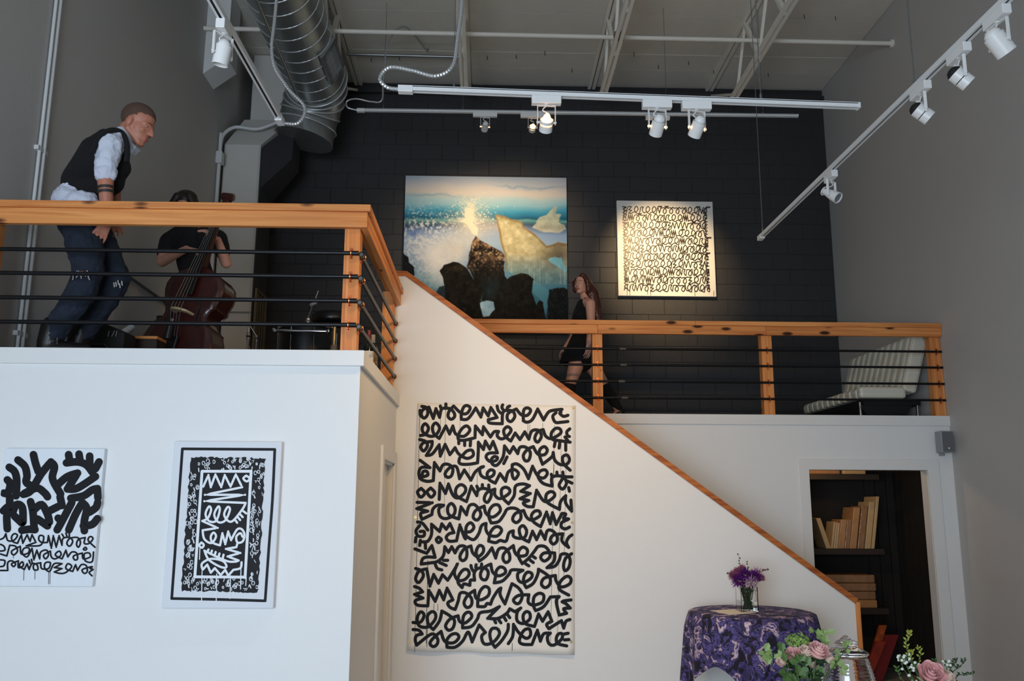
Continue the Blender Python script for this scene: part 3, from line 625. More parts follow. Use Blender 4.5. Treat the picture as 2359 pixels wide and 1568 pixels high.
ROWS_B = [
(0, '190,95 255,115 268,200 220,255 180,205 205,140 285,105! 345,260! 380,125! 430,245! 455,135 510,120 580,130 630,190 630,240 585,270 545,230 560,160 620,90! 720,185 800,190 845,120 810,85 760,100 725,190 725,270! 800,270 860,210 920,115! 990,240! 1020,115! 1090,225! 1125,110! 1210,245! 1090,275! 1110,320 1280,330! 1285,190 1330,150 1420,160 1450,230 1400,300 1350,270 1360,190 1470,130! 1540,210 1620,215 1665,150 1620,115 1570,150 1565,290! 1620,310 1690,270 1760,130! 1840,280! 1900,180 1960,150 2090,135'),
(0, '440,90 448,120'), (0, '515,62 515,110'), (0, '1210,90 1225,150 1260,185'), (0, '1285,75 1275,110 1300,150'), (0, '1380,90 1350,110 1345,150'), (0, '2010,180 1965,230 2000,310 2080,310 2170,300'), (0, '2170,215 2110,230 2060,190 2080,170'), (0, '165,150 170,215 200,240'),
(0, '170,490 240,470 280,390 235,330 195,380 210,450 300,500 380,480 430,390 380,320 335,370 350,460 425,530! 515,360! 565,470! 610,360! 650,470 760,500 840,420 800,360 740,390 690,470 685,540 760,555 910,520! 915,360! 1010,480! 1025,370! 1120,510! 1170,440 1230,435! 1210,490 1260,535 1330,510 1400,420 1350,370 1300,420 1320,500 1395,565! 1455,455! 1520,545! 1585,440! 1640,540! 1680,430 1770,420 1810,500 1760,580 1720,530 1760,440 1835,410! 1870,500 1950,530 2070,460 2060,400 2000,395 1945,460 1960,540 2060,560 2200,580'),
(0, '2195,400 2155,440 2165,490 2195,505'), (0, '2130,510 2170,560'), (0, '690,560 690,600'), (0, '770,560 770,625'), (0, '850,560 845,630'),
(0, '160,545 240,570 265,630 215,700 175,650 210,590 330,570! 320,640 250,760! 330,740 425,615! 440,770! 505,610! 570,750! 640,655! 690,740 800,800 885,760 870,690 800,700 740,760 700,800 705,870 820,880 945,860! 955,690 955,580! 1025,680! 1050,565! 1110,675! 1155,570! 1215,725! 1100,730 1060,780 1110,840 1190,830 1215,790 1170,775 1130,820 1150,880 1210,890 1290,780 1310,630! 1380,730! 1430,640! 1490,735! 1520,650 1600,650 1660,720 1640,820 1590,830 1565,760 1620,680 1700,640! 1760,740 1850,750 1890,690 1850,640 1790,680 1785,760 1825,880! 1950,780 1970,720! 1990,820 2060,880 2150,880 2190,820 2160,755 2100,780 2110,870 2200,960'),
(0, '1345,780 1300,870'), (0, '2000,560 1985,640'), (0, '2060,580 2050,660'), (0, '2140,580 2140,690'),
(1, '165,0 300,100! 190,95 150,160 170,250 260,285 345,275! 360,30! 435,145! 480,60 560,60 610,120 590,210 535,230 505,180 570,100 660,90 700,250! 765,130! 855,270! 920,150 1025,85! 975,110 990,200 1060,240 1150,210 1170,150 1120,130 1075,180 1100,260 1185,310! 1250,180! 1325,285! 1360,160 1440,125 1500,180 1450,255 1415,200 1415,60! 1480,50 1570,120 1635,250! 1690,80! 1760,210 1840,240 1890,180 1860,130 1790,150 1765,220 1830,310 1955,350! 1950,240 2020,210 2110,230 2150,310 2100,390 2050,340 2090,260 2130,220'),
(1, '200,225 270,200 255,150 205,155 190,225'), (1, '1945,190 1955,230'), (1, '2020,160 2025,210'), (1, '2100,160 2105,210'), (1, '2150,225 2225,225'), (1, '2160,280 2225,310'), (1, '2180,370 2190,420'),
(1, '180,380 130,430 175,500 230,440 180,380'), (1, '310,375 260,430 315,500 365,440 310,375'),
(1, '425,530 435,310! 510,450! 550,320! 610,470 680,510 770,440 780,370 720,330 655,380 660,480 795,560! 860,350! 935,480! 950,410 1020,380 1110,410 1130,480 1080,570 1035,530 1070,440 1180,390! 1180,470 1250,520 1370,450 1375,390 1320,365 1270,400 1280,500 1365,590! 1440,480 1460,350 1560,320 1650,345! 1530,420! 1660,450! 1520,520! 1640,545! 1565,580 1620,625 1700,630! 1745,405! 1830,540 1900,555 1985,490 1980,440 1930,425 1875,470 1890,570 2055,665! 2070,560 2140,480! 2140,580 2220,690! 2210,540'),
(1, '935,350 950,390'), (1, '1010,330 1010,370'), (1, '1095,335 1100,380'),
(1, '125,570 330,575! 120,655! 270,690! 175,720 190,800! 325,735! 340,660 400,610 485,610! 420,660 440,760 520,790 620,740 640,650 590,585 540,640 560,740 690,795! 720,630! 795,740! 830,620 900,600 960,660 990,740 940,810 885,770 920,680 1035,620! 1060,720 1150,770 1250,690 1230,610 1160,610 1105,680 1100,770 1130,850! 1230,830 1300,740 1350,660 1450,650 1520,700 1530,790 1470,845 1420,800 1460,720 1570,680! 1610,770 1680,810 1790,750 1780,690 1720,690 1675,750 1700,830 1800,900! 1880,700! 1930,860! 1960,710! 2010,870! 2090,720! 2140,730 2110,790 2180,795 2090,840 2080,900 2130,930 2190,905'),
(2, '130,10 200,30 270,120'), (2, '160,60 110,130 140,200 215,200 220,140 165,140'), (2, '110,220 100,280'), (2, '170,260 160,330'), (2, '235,290 240,370'),
(2, '200,280 270,270 320,180 320,40! 430,140! 460,35! 520,110! 570,30! 625,155! 560,170 520,220 560,270 660,265! 705,50! 780,240 790,80 850,20 895,80 850,140 760,150 790,200 890,250 960,170 1000,60 1060,30! 1060,120 1110,190 1210,200 1270,130 1240,80 1180,80 1120,150 1095,270! 1190,290 1250,260 1330,270 1370,160 1430,130! 1430,200 1490,230 1580,220 1610,130 1560,60 1510,110 1540,220 1640,280! 1690,135! 1745,250! 1800,130! 1860,245! 1890,130 1960,130 2020,200 2020,270 1970,310 1930,260 1970,190 2100,170! 2090,270 2180,355! 2150,290 2180,220 2225,185'),
(2, '415,215 385,250 415,290 455,250 415,215'),
(2, '95,375 255,435! 325,330! 370,490! 260,485 200,510 180,580! 300,565 400,545 480,470 500,345! 550,425! 595,345! 640,430! 690,345 770,340 800,410 790,500 740,535 705,480 760,380 855,335! 880,430 950,480 1020,420 1020,350 970,330 930,390 930,460 970,540! 1060,470 1140,360! 1190,500! 1230,380 1310,365 1370,430 1380,520 1330,560 1290,510 1310,430 1430,330! 1450,420 1500,470 1600,460 1620,390 1560,350 1505,400 1500,480 1550,575! 1640,500 1720,400 1770,340 1860,345 1920,420 1920,490 1850,540 1800,490 1850,430 1990,430! 1980,540 1885,630! 1990,610 2050,530 2080,450 2160,450 2200,530 2180,630 2130,670 2110,600 2140,500 2220,440'),
(2, '480,530 540,530'), (2, '430,560 520,600'), (2, '370,580 400,640 460,660'), (2, '1700,480 1730,500'), (2, '1660,530 1700,560'), (2, '1600,580 1640,605'),
(2, '105,640 180,670 210,740 150,830 105,780 150,680 255,645! 300,880! 350,720! 415,840! 470,725! 540,800! 640,640 670,580! 630,700 680,800 770,790 830,720 810,660 750,660 690,740 680,830 735,900! 760,850 840,870! 850,800 905,800! 900,700 950,640 1050,640 1090,700 1060,790 1000,780 985,710 1030,630 1125,580! 1150,690 1230,740 1320,700 1310,640 1250,620 1200,670 1190,740 1170,835! 1280,810 1370,720 1410,660 1560,665! 1490,710 1500,800 1570,830 1670,770 1680,710 1620,690 1575,750 1570,830 1605,900! 1700,840 1760,720 1770,650! 1880,720 1930,780 1920,860 1860,900 1810,850 1850,770 2000,735! 2010,810 2080,890 2190,850 2210,780 2160,745 2090,790 2050,860 2060,930 2180,1000'),
(2, '855,600 865,640 890,680'), (2, '925,590 920,630'), (2, '1000,580 995,630'),
(3, '150,60 210,80 260,130! 150,165! 265,215! 160,250 190,310 330,320! 345,110! 430,260! 485,110! 545,240! 590,80! 670,240! 600,280 630,340 700,370! 740,260 770,150 850,150 920,220 920,310 860,345 820,280 870,180 965,110! 980,210 1050,240 1150,180 1160,90 1100,60 1040,120 1010,220 1005,330! 1100,330 1130,290 1180,300! 1210,220 1280,110 1320,80! 1310,170 1375,295! 1470,20! 1560,80 1610,170 1580,270 1530,290 1490,240 1560,180 1700,170! 1690,270 1760,310 1880,270 1900,180 1840,150 1770,200 1760,310 1790,385! 1900,330 1990,200! 2110,195! 2070,260 2110,445! 2210,420! 2170,360 2260,350! 2200,290 2150,260 2270,240'),
(3, '130,545 230,540 280,450 240,400 195,450 190,540 230,600 340,600 430,500 430,420 380,400 325,460 340,570 405,640! 490,520 520,390! 620,450 690,520 670,620 610,650 570,590 630,500 740,455! 760,530 830,555 920,480 910,420 860,410 810,470 800,620! 920,600 1000,500 1040,415 1180,390 1300,330! 1140,490! 1280,490 1400,420 1440,360! 1510,400! 1590,350! 1540,410 1540,520 1620,560 1710,500 1710,420 1660,400 1620,460 1650,560 1775,600! 1830,430! 1885,530! 1960,400! 2010,530! 1940,570 1970,630! 2140,520! 2170,620! 2200,530 2255,505'),
(3, '1230,510 1250,550'), (3, '1290,510 1320,550'), (3, '1360,470 1390,520'), (3, '1410,440 1440,480'),
(3, '130,640 210,650 255,700! 180,720 160,780 180,850! 380,700 460,760 460,830 410,870 360,830 400,760 510,665! 560,800 680,820 750,750 720,700 650,710 590,780 590,880! 700,880 800,800 860,690 890,690 930,810! 1025,580! 1110,680! 1060,730 1080,820 1140,840 1230,800 1300,700 1270,630 1200,630 1170,700 1190,800 1240,880! 1330,790 1410,660 1420,570'),
(3, '1420,830 1480,730 1490,570! 1560,680 1660,760 1720,720 1710,640 1650,640 1600,700 1570,800 1620,840 1740,845! 1815,650! 1855,800! 1900,700 1990,690! 1950,740 1970,830 2040,850 2140,770 2150,700 2100,700 2070,760 2090,830 2210,860'), (3, '2180,700 2230,690'), (3, '2180,780 2240,775'),
]
OFFS = [(940, 920), (940, 1060), (940, 1200), (930, 1340)]; SC = 5.8975
def banner_fn(u, v, l):          # u, v in photo pixels of the banner wall
    p = aty(u, v, Y2); return (p.x, BYp-.0075-.012*max(0, (1480-0-v))*0-l, p.z)
def bfn2(u, v, l):
    p = aty(u, v, Y2)
    vv_ = min(1, max(0, (p.z-bl_.z)/(tl.z-bl_.z))); uu = min(1, max(0, (p.x-bl_.x)/(br_.x-bl_.x)))
    return (p.x, BYp-.0062-bnd(uu, vv_)-l, p.z)
rb_ = Ribbon(bfn2)
for k, txt in ROWS_B:
    ox, oy = OFFS[k]
    t2 = ' '.join('%.2f,%.2f%s' % (float(a.rstrip('!').split(',')[0])/SC+ox, float(a.rstrip('!').split(',')[1])/SC+oy, '!' if a.endswith('!') else '') for a in txt.split())
    rb_.path(t2, 7.5)
for x, y0, y1, w in ((967, 960, 1490, .9), (1027, 935, 1100, .8), (1015, 960, 1000, .6), (1250, 975, 1010, .7), (1216, 978, 1000, .8), (1220, 978, 996, .8), (1277, 980, 1100, .8), (1305, 1000, 1330, .7), (1293, 1000, 1480, .6), (1276, 1070, 1490, .7), (1025, 1090, 1180, .6), (1082, 1075, 1110, .8), (1100, 1075, 1120, .8), (1060, 960, 1010, .5), (986, 1290, 1480, 1.2), (1180, 1480, 1497, 1.2), (960, 1300, 1500, .8), (1058, 1250, 1300, .7), (1105, 1120, 1300, .4), (1000, 1390, 1410, 1), (1009, 1390, 1406, 1), (985, 1440, 1488, 1.2)):
    rb_.stroke([Vector((x, y0)), Vector((x-(y1-y0)*.02, y1))], w, 4)
rb_.mb.build('scribble_paint', ink, bn)
brassg = mat('brass_grommet', rgb(190, 160, 90), .3, .9)
for px_, py_ in ((966, 931), (1321, 940), (957, 1191), (1318, 1203), (945, 1477), (1315, 1476)):
    p = bfn2(px_, py_, .001); MB().lathe([(.005, 0), (.005, .002), (.010, .002), (.010, 0)], p, (0, -1, 0), 14, caps=False).build('grommet', brassg, bn)

# -- generic scribble writer, used where single strokes are too fine to follow
def scribble(rb, x0, x1, y, h, w, rnd, slope=0, adv=1.0):
    """one line of running loops, hooks and zigzags between x0 and x1"""
    x = x0; pts = []
    def P(dx, dy, s=''): pts.append('%.3f,%.3f%s' % (min(x+dx*h, x1), y+slope*(x-x0)+dy*h, s))
    while x < x1-.3*h:
        k = rnd.choice('eennwoozSeo')
        if k == 'e': P(0, .25); P(.35, .2); P(.55, -.15); P(.35, -.42); P(.12, -.1); P(.25, .3); P(.55, .42, '!'); x += .7*h*adv
        elif k == 'o': P(0, -.25); P(.35, -.3); P(.55, .05); P(.4, .38); P(.18, .2); P(.3, -.12); P(.6, -.38, '!'); x += .72*h*adv
        elif k == 'n': P(.05, -.4, '!'); P(.22, .35, '!'); P(.4, -.3, '!'); x += .45*h*adv
        elif k == 'w':
            for q in range(3): P(.05+.2*q, -.38, '!'); P(.15+.2*q, .35, '!')
            x += .72*h*adv
        elif k == 'z': P(0, -.35); P(.4, -.35, '!'); P(.08, .0, '!'); P(.42, .05, '!'); P(.05, .38, '!'); P(.4, .4); x += .6*h*adv
        elif k == 'S': P(0, .3); P(.15, -.3); P(.45, -.35, '!'); P(.3, .0); P(.5, .35); x += .6*h*adv
        if rnd.random() < .14:
            for q in range(4): rb.stroke([Vector((x-.3*h+q*.12*h, y-.5*h)), Vector((x-.27*h+q*.1*h, y-.38*h))], w, 5)
    if len(pts) > 2: rb.path(' '.join(pts), w, 4)
    if rnd.random() < .5:
        xx = x0+rnd.random()*(x1-x0); rb.stroke([Vector((xx, y)), Vector((xx, y+h*(1+rnd.random())))], w*.25, 4)

# -- square scribble painting on the charcoal wall
sx0, sx1, sz0, sz1 = 1.63, 2.873, 4.29, 5.55
sq = canvas_box('scribble_painting', sx0, sz0, sx1, sz1, YB-.002, .05, 'square cream canvas filled with fine dark scribbles, lit on the charcoal wall', 'painting', canvasw)
rb_ = Ribbon(lambda u, v, l: (u, YB-.054-l, v)); rnd = random.Random(11)
rb2 = Ribbon(lambda u, v, l: (u, YB-.054-l, -v))
n = 11; ih = (sz1-sz0-.13)/n
for i in range(n):
    scribble(rb2, sx0+.075, sx1-.085, -(sz1-.075-ih*(i+.5)), ih*1.12, .0115, rnd, 0)
for i in range(26):      # cut-off marks packed down both sides
    zc = sz1-.08-i*(sz1-sz0-.16)/26
    for xs in (sx0+.075, sx1-.125):
        rb2.path('%.3f,%.3f %.3f,%.3f! %.3f,%.3f! %.3f,%.3f' % (xs, -zc, xs+.03, -zc+.03*rnd.random(), xs+.008, -zc+.03, xs+.045, -zc+.02), .0095, 3)
for xx, z1_, L_ in ((1.74, 4.42, .12), (1.775, 4.42, .12), (2.04, 4.7, .4), (2.6, 4.7, .4), (2.84, 4.36, .06), (2.0, 4.36, .05)):
    rb2.stroke([Vector((xx, -z1_)), Vector((xx, -z1_+L_))], .006, 4)
rb2.mb.build('scribble_paint', mat('umber_ink', rgb(34, 26, 18), .4), sq)

# -- tall bordered painting on the block front
def plane_px(x, y, Y, ox, oy, sc): return aty(ox+x/sc, oy+y/sc, Y)
p2 = canvas_box('bordered_painting', -1.746, 1.133, -1.15, 2.029, Y1-.001, .04, 'tall white painting with a black border and white scribbles on black', 'painting', mat('cool_canvas', rgb(220, 225, 232), .75))
coolw = mat('cool_white_acrylic', rgb(226, 232, 238), .5)
f2 = lambda l0: (lambda u, v, l: (lambda p: (p.x, Y1-.0415-l0-l*.3, p.z))(plane_px(u, v, Y1-.0415, 380, 1000, 3.7345)))
ra_ = Ribbon(f2(0))
for seg in ('150,125 945,130', '945,130 925,560 895,960 862,1432', '862,1432 460,1420 58,1412', '58,1412 95,900 150,125'): ra_.path(seg, 24)
ra_.mb.build('border_line', ink, p2)
rnd = random.Random(5)
band = MB(); out = []
Pq = [(222, 195), (865, 205), (800, 1360), (138, 1345)]
for k in range(4):
    a, b2 = Pq[k], Pq[(k+1) % 4]; m_ = 40
    for i in range(m_):
        t_ = i/m_; out.append((a[0]+(b2[0]-a[0])*t_+rnd.uniform(-8, 8), a[1]+(b2[1]-a[1])*t_+rnd.uniform(-8, 8)))
band.add([f2(.0006)(u, v, 0) for u, v in out], [tuple(range(len(out)))])
band.build('black_field', ink, p2)
rw = Ribbon(f2(.001))
def inband(u, v): 
    t_ = (v-195)/1155; return 222-84*t_+6, 865-65*t_-6
for k in range(520):       # slivers of bare canvas left between the black marks
    v = rnd.uniform(205, 1345); a, b2 = inband(0, v); u = rnd.uniform(a, b2)
    t_ = (v-315)/915; i0, i1 = 310-65*t_, 755-55*t_
    if 300 < v < 1240 and i0-12 < u < i1+12: continue
    r_ = rnd.random()
    if r_ < .45: ra0 = rnd.uniform(10, 19); rw.path(' '.join('%.1f,%.1f' % (u+ra0*.7*math.cos(q*.9+k), v+ra0*math.sin(q*.9+k)) for q in range(7)), 6.5, 3)
    elif r_ < .8: rw.stroke([Vector((u, v)), Vector((u+rnd.uniform(-14, 14), v+rnd.uniform(12, 30)))], rnd.uniform(5, 12), 6)
    else: rw.stroke([Vector((u, v)), Vector((u+rnd.uniform(12, 22), v+rnd.uniform(-6, 6))), Vector((u+rnd.uniform(6, 12), v+rnd.uniform(10, 18)))], 6, 6)
rw.mb.build('bare_gaps', MATS['cool_canvas'], p2)['kind'] = 'stuff'
rw = Ribbon(f2(.0018))
for seg in ('320,318 740,318', '742,315 690,1232', '690,1228 255,1225', '258,1225 320,318'): rw.path(seg, 24)
for t_ in ('330,450 375,350! 395,455! 435,345! 485,455! 515,350! 565,450! 610,345! 665,455! 345,520! 690,520! 340,575! 695,590! 670,640 590,740 545,745 510,690 540,625 560,650 520,740 460,755 425,690 460,620 472,655 440,745 380,745 350,685 380,620 398,650 370,720 322,745! 455,805! 325,825! 340,900 400,935 440,880 420,845 395,880 410,930 475,955! 495,850! 520,945! 545,835! 570,910! 620,820 660,815 685,860 670,920 625,930 615,880 650,850 668,880', '625,935 615,970! 525,985! 650,1020! 540,1050! 635,1085! 600,1095 520,1085 340,1000! 380,1080 480,1140 530,1140 500,1090 400,1070 320,1110 325,1165! 365,1120! 395,1190! 430,1150! 480,1210! 520,1165! 545,1215! 590,1165! 650,1150 660,1100', '700,355 675,380 705,405 730,380 700,355', '315,930 295,955 320,975 335,950 315,930', '600,730 622,760', '622,705 648,737', '645,685 670,712', '668,655 700,680', '375,990 365,1015', '405,1000 395,1030', '437,1012 427,1045', '470,1025 460,1060', '505,1035 497,1070'):
    rw.path(t_, 19)
for x, a, b2 in ((320, 1180, 1430), (446, 1200, 1440), (565, 1215, 1412), (655, 1150, 1330), (700, 1230, 1300), (302, 970, 1075)): rw.stroke([Vector((x, a)), Vector((x-4, b2))], 8, 5)
rw.mb.build('white_scribble', coolw, p2)
# -- bold brush painting at the far left of the block front
p1 = canvas_box('brush_painting', -2.67, 1.245, -2.127, 1.985, Y1-.001, .035, 'white painting of thick black brush strokes above three lines of scribble', 'painting', mat('bluish_canvas', rgb(224, 231, 238), .7, var=.05, vscale=8, stretch=(6, 1, 1)))
f1 = lambda u, v, l: (lambda p: (max(p.x, -2.668), Y1-.0375-l*.3, p.z))(plane_px(u, v, Y1-.0375, 0, 1010, 4.48))
rk_ = Ribbon(f1)
for t_ in ('95,295 150,340 172,430 165,590', '75,425 105,470 80,560 30,560', '185,220 255,285 278,380 270,450 330,490', '345,165 365,250 395,340', '240,575 320,535 420,370 525,240! 562,290 540,390 560,460 625,570', '250,565 380,510 460,560 490,600', '685,250 800,240 890,270 955,350', '708,165 718,230', '815,160 828,240', '925,180 925,280', '1022,240 985,310', '590,480 690,395 800,355! 695,520! 800,510 985,390', '730,615 860,590 950,530 1005,515! 1010,610', '100,600 100,680', '35,745 90,700 70,800 75,930', '130,760 170,680 230,710 237,860', '150,800 225,870', '315,650 340,760 352,930', '355,730 430,680 490,780 510,860', '390,830 490,900', '510,745 600,700', '225,945 300,935 370,940', '740,660 640,850 590,940', '600,820 640,860', '850,660 780,780 710,940', '850,660 895,720 870,850 870,950', '920,760 990,710 1010,650', '860,900 950,885 1005,825', '620,600 640,690'):
    rk_.path(t_, 80)
rk_.mb.build('thick_strokes', ink, p1)
rk_ = Ribbon(lambda u, v, l: (lambda p: (max(p.x, -2.668), p.y-.0004, p.z))(Vector(f1(u, v, l))))
for t_ in ('5,1040 40,1020 60,980! 80,1050 140,1050 180,1000 150,980 120,1010 130,1060 180,1080! 220,990! 235,1080! 280,990! 310,1060! 330,990! 370,1070! 270,1105! 400,1105 440,1070 450,1010 410,1000 400,1040 430,1070 490,1070! 500,1000! 530,1130! 550,1000! 580,1120! 610,1000! 640,1100! 650,1030 720,1020 750,1060 720,1110 690,1080 720,1030 800,1020 830,1070 810,1120 790,1090 810,1040 880,1020! 870,1080 920,1080 960,1030 930,1010 910,1050 980,1120', '5,1090 40,1110 50,1150 5,1160', '5,1190 70,1210! 100,1100! 160,1110 180,1160 140,1200 120,1160 210,1110! 220,1190 290,1180 300,1130 250,1130 230,1180 280,1220 330,1130! 350,1250! 380,1150! 410,1240! 420,1170 480,1150 500,1200 470,1240 450,1200 520,1160! 530,1220 570,1240 630,1200 610,1160 570,1200 640,1240! 680,1150! 700,1220! 740,1170 790,1180 800,1240 770,1250 760,1210 850,1180! 860,1240 930,1220 920,1180 870,1190 880,1260 950,1270 965,1170', '5,1250 50,1260 40,1310 5,1320', '5,1360 80,1360! 80,1280 120,1260 160,1290 140,1320 120,1290 190,1260! 190,1330 240,1310 230,1270 200,1310 250,1350! 280,1290! 300,1350! 330,1290 380,1300 390,1350 350,1350 350,1300 420,1280! 430,1340 500,1340 520,1280 470,1280 460,1330 510,1370 560,1290 640,1290! 560,1330! 640,1340! 560,1375! 620,1390 680,1380 740,1320 700,1290 680,1340 750,1370! 780,1300! 800,1360! 840,1300 890,1310 900,1370 870,1390 850,1350 950,1320 930,1340 960,1350 920,1380 950,1415', '880,1120 860,1140 880,1150 895,1135 880,1120', '640,985 655,1010', '680,975 690,1005', '715,980 715,1010', '300,1255 310,1285', '325,1245 330,1275'):
    rk_.path(t_, 18)
for x, a, b2 in ((247, 1350, 1460), (362, 1350, 1450), (503, 1370, 1500), (518, 1370, 1500), (140, 1200, 1235)): rk_.stroke([Vector((x, a)), Vector((x-3, b2))], 5, 4)
rk_.mb.build('scribble_lines', ink, p1)

# -- large sea painting: picture computed cell by cell onto the canvas
def vnoise(nx, ny, fx, fy, seed):
    r = np.random.default_rng(seed); g = r.random((int(fy)+3, int(fx)+3))
    x = np.linspace(0, fx, nx); y = np.linspace(0, fy, ny); xi = x.astype(int); yi = y.astype(int); xf = x-xi; yf = y-yi
    xf = xf*xf*(3-2*xf); yf = (yf*yf*(3-2*yf))[:, None]
    a = g[np.ix_(yi, xi)]; b = g[np.ix_(yi, xi+1)]; c = g[np.ix_(yi+1, xi)]; d = g[np.ix_(yi+1, xi+1)]
    return (a*(1-xf)+b*xf)*(1-yf)+(c*(1-xf)+d*xf)*yf
def fbm(nx, ny, fx, fy, seed, o=5):
    s = 0; a = .5
    for k in range(o): s = s+a*vnoise(nx, ny, fx*2**k, fy*2**k, seed+k); a *= .5
    return s/(1-.5**o)
NX, NY = 330, 330
U, V = np.meshgrid(np.linspace(140, 1672, NX), np.linspace(115, 1590, NY))
n1 = fbm(NX, NY, 3, 9, 1)-.5; n2 = fbm(NX, NY, 6, 6, 20)-.5; n3 = fbm(NX, NY, 40, 40, 40, 3)-.5; n4 = fbm(NX, NY, 90, 90, 60, 2)-.5
stops = [(115, (176, 190, 204)), (200, (206, 206, 212)), (270, (222, 214, 206)), (330, (176, 208, 216)), (380, (150, 196, 210)), (450, (62, 150, 186)), (505, (32, 92, 124)), (528, (104, 164, 160)), (545, (70, 118, 130)), (575, (52, 74, 104)), (605, (96, 124, 160)), (660, (142, 168, 204)), (760, (156, 182, 208)), (900, (120, 150, 186)), (1050, (92, 138, 160)), (1200, (62, 116, 138)), (1400, (44, 92, 112)), (1600, (20, 40, 50))]
ys = np.array([s_[0] for s_ in stops]); cs = np.array([s_[1] for s_ in stops], float)
vv_ = V+n1*90+n2*30; C = np.stack([np.interp(vv_, ys, cs[:, k]) for k in range(3)], -1)
def over(mask, col, jit=0, nz=None):
    global C
    col = np.array(col, float)
    c2 = col if nz is None else np.clip(col+nz[..., None]*jit, 0, 255)
    C = C*(1-mask[..., None])+c2*mask[..., None]
def pmask(poly, soft=6, wob=18):
    """distance-softened polygon mask with a hand-torn edge"""
    u = U+n2*wob+n3*14; v = V+n1*wob+n3*14
    ins = np.zeros(U.shape, bool); dist = np.full(U.shape, 1e9); n = len(poly)
    for i in range(n):
        x1, y1 = poly[i]; x2, y2 = poly[(i+1) % n]
        c_ = ((y1 > v) != (y2 > v)) & (u < (x2-x1)*(v-y1)/((y2-y1) if y2 != y1 else 1e-9)+x1); ins ^= c_
        t_ = np.clip(((u-x1)*(x2-x1)+(v-y1)*(y2-y1))/max(1e-9, (x2-x1)**2+(y2-y1)**2), 0, 1)
        dist = np.minimum(dist, np.hypot(u-x1-t_*(x2-x1), v-y1-t_*(y2-y1)))
    return np.clip(.5+np.where(ins, dist, -dist)/(2*soft), 0, 1)
def blob(x, y, rx, ry, p=1.0): return np.exp(-(((U-x+n2*120)/rx)**2+((V-y+n2*120)/ry)**2)*p)
over(np.clip(blob(700, 230, 420, 60)+blob(1350, 250, 300, 40), 0, 1)*.6, (234, 220, 206))
over(np.clip(blob(1450, 200, 200, 14)+blob(380, 300, 260, 12)+blob(1150, 190, 150, 8), 0, 1)*.5, (120, 162, 190))
over(np.clip((n4+.12)*4, 0, 1)*np.clip(1-np.abs(V-560)/55, 0, 1)*np.clip(1.2-np.abs(U-560)/500, 0, 1)*.8, (150, 150, 150))
over(blob(760, 560, 190, 190)*.85, (226, 216, 196)); over(blob(1000, 600, 260, 70)*.7, (206, 196, 186))
over(blob(455, 900, 170, 210)*.98, (236, 232, 226), 20, n3); over(blob(330, 780, 220, 260)*np.clip((n4+.05)*7, 0, 1)*.9, (226, 226, 230)); over(np.clip(1.1-np.abs(V-620)/260, 0, 1)*np.clip((n4-.13)*10, 0, 1)*np.clip(1.3-U/800, 0, 1), (224, 226, 226)); over(blob(620, 800, 110, 150)*.85, (214, 208, 200), 25, n3); over(blob(500, 1080, 70, 90)*.7, (196, 200, 208))
over(blob(280, 800, 140, 150)*.6*np.clip(.5+n3*3, 0, 1), (206, 210, 218)); over(blob(230, 660, 60, 40)*.7, (84, 112, 180))
# gold veil of rock, fading downward into teal
g_ = pmask([(995, 480), (1060, 485), (1150, 520), (1245, 540), (1262, 590), (1365, 655), (1480, 768), (1590, 732), (1700, 748), (1700, 1130), (1350, 1120), (1090, 1000), (1085, 860), (1050, 760), (1020, 600)], 4, 8)
fade = np.clip(1.25-(V-760)/330, 0, 1)
over(g_*fade*.95, (206, 192, 146), 70, n3+n2); over(g_*np.clip(1-fade, 0, 1)*.8, (84, 122, 132), 60, n3)
edge = g_*(1-pmask([(1010, 500), (1060, 505), (1150, 538), (1235, 555), (1250, 600), (1355, 672), (1475, 790), (1590, 760), (1700, 775), (1700, 1200), (1350, 1200), (1110, 1000), (1105, 860), (1070, 760), (1040, 600)], 8, 8)); over(edge*.5*fade, (120, 84, 40))
over(g_*np.clip(blob(1590, 850, 150, 110), 0, 1)*.75, (78, 72, 62))
b_ = pmask([(1490, 900), (1540, 875), (1620, 880), (1640, 940), (1672, 990), (1660, 1020), (1580, 960), (1520, 930)], 4); over(b_*.9, (118, 186, 208), 40, n3)
over(np.clip(vnoise(NX, NY, 160, 3, 77)*3-2, 0, 1)*g_*np.clip((V-800)/200, 0, 1)*.55, (196, 206, 196))
# splashes
spl = np.zeros(U.shape); r_s = np.random.default_rng(3)
for k in range(110):
    a = r_s.uniform(-PI*.95, -PI*.05); L_ = r_s.gamma(2.2, 46); t_ = np.linspace(0, 1, 14); cx, cy = 755+r_s.normal(0, 18), 500+r_s.normal(0, 55)
    for tt in t_:
        xx, yy = cx+math.cos(a)*L_*tt, cy+math.sin(a)*L_*tt; rr = 7*(1-tt*.75)
        spl = np.maximum(spl, np.clip(1.3-np.hypot(U-xx, V-yy)/rr, 0, 1))
for k in range(260):
    xx, yy, rr = 760+r_s.normal(0, 130), 470+r_s.normal(0, 90), abs(r_s.normal(2.5, 2.5))+1.5
    spl = np.maximum(spl, np.clip(1.3-np.hypot(U-xx, V-yy)/rr, 0, 1))
spl = np.maximum(spl, pmask([(700, 430), (740, 420), (780, 440), (790, 560), (830, 620), (820, 680), (770, 660), (740, 590), (700, 560), (640, 540), (700, 510)], 6, 60))
over(np.clip(spl, 0, 1)*.92, (246, 236, 206))
s2 = pmask([(1340, 600), (1400, 500), (1480, 470), (1560, 385), (1580, 400), (1570, 460), (1625, 465), (1590, 540), (1650, 560), (1668, 600), (1600, 640), (1450, 640)], 5, 40); over(s2*.8, (206, 200, 172), 60, n3)
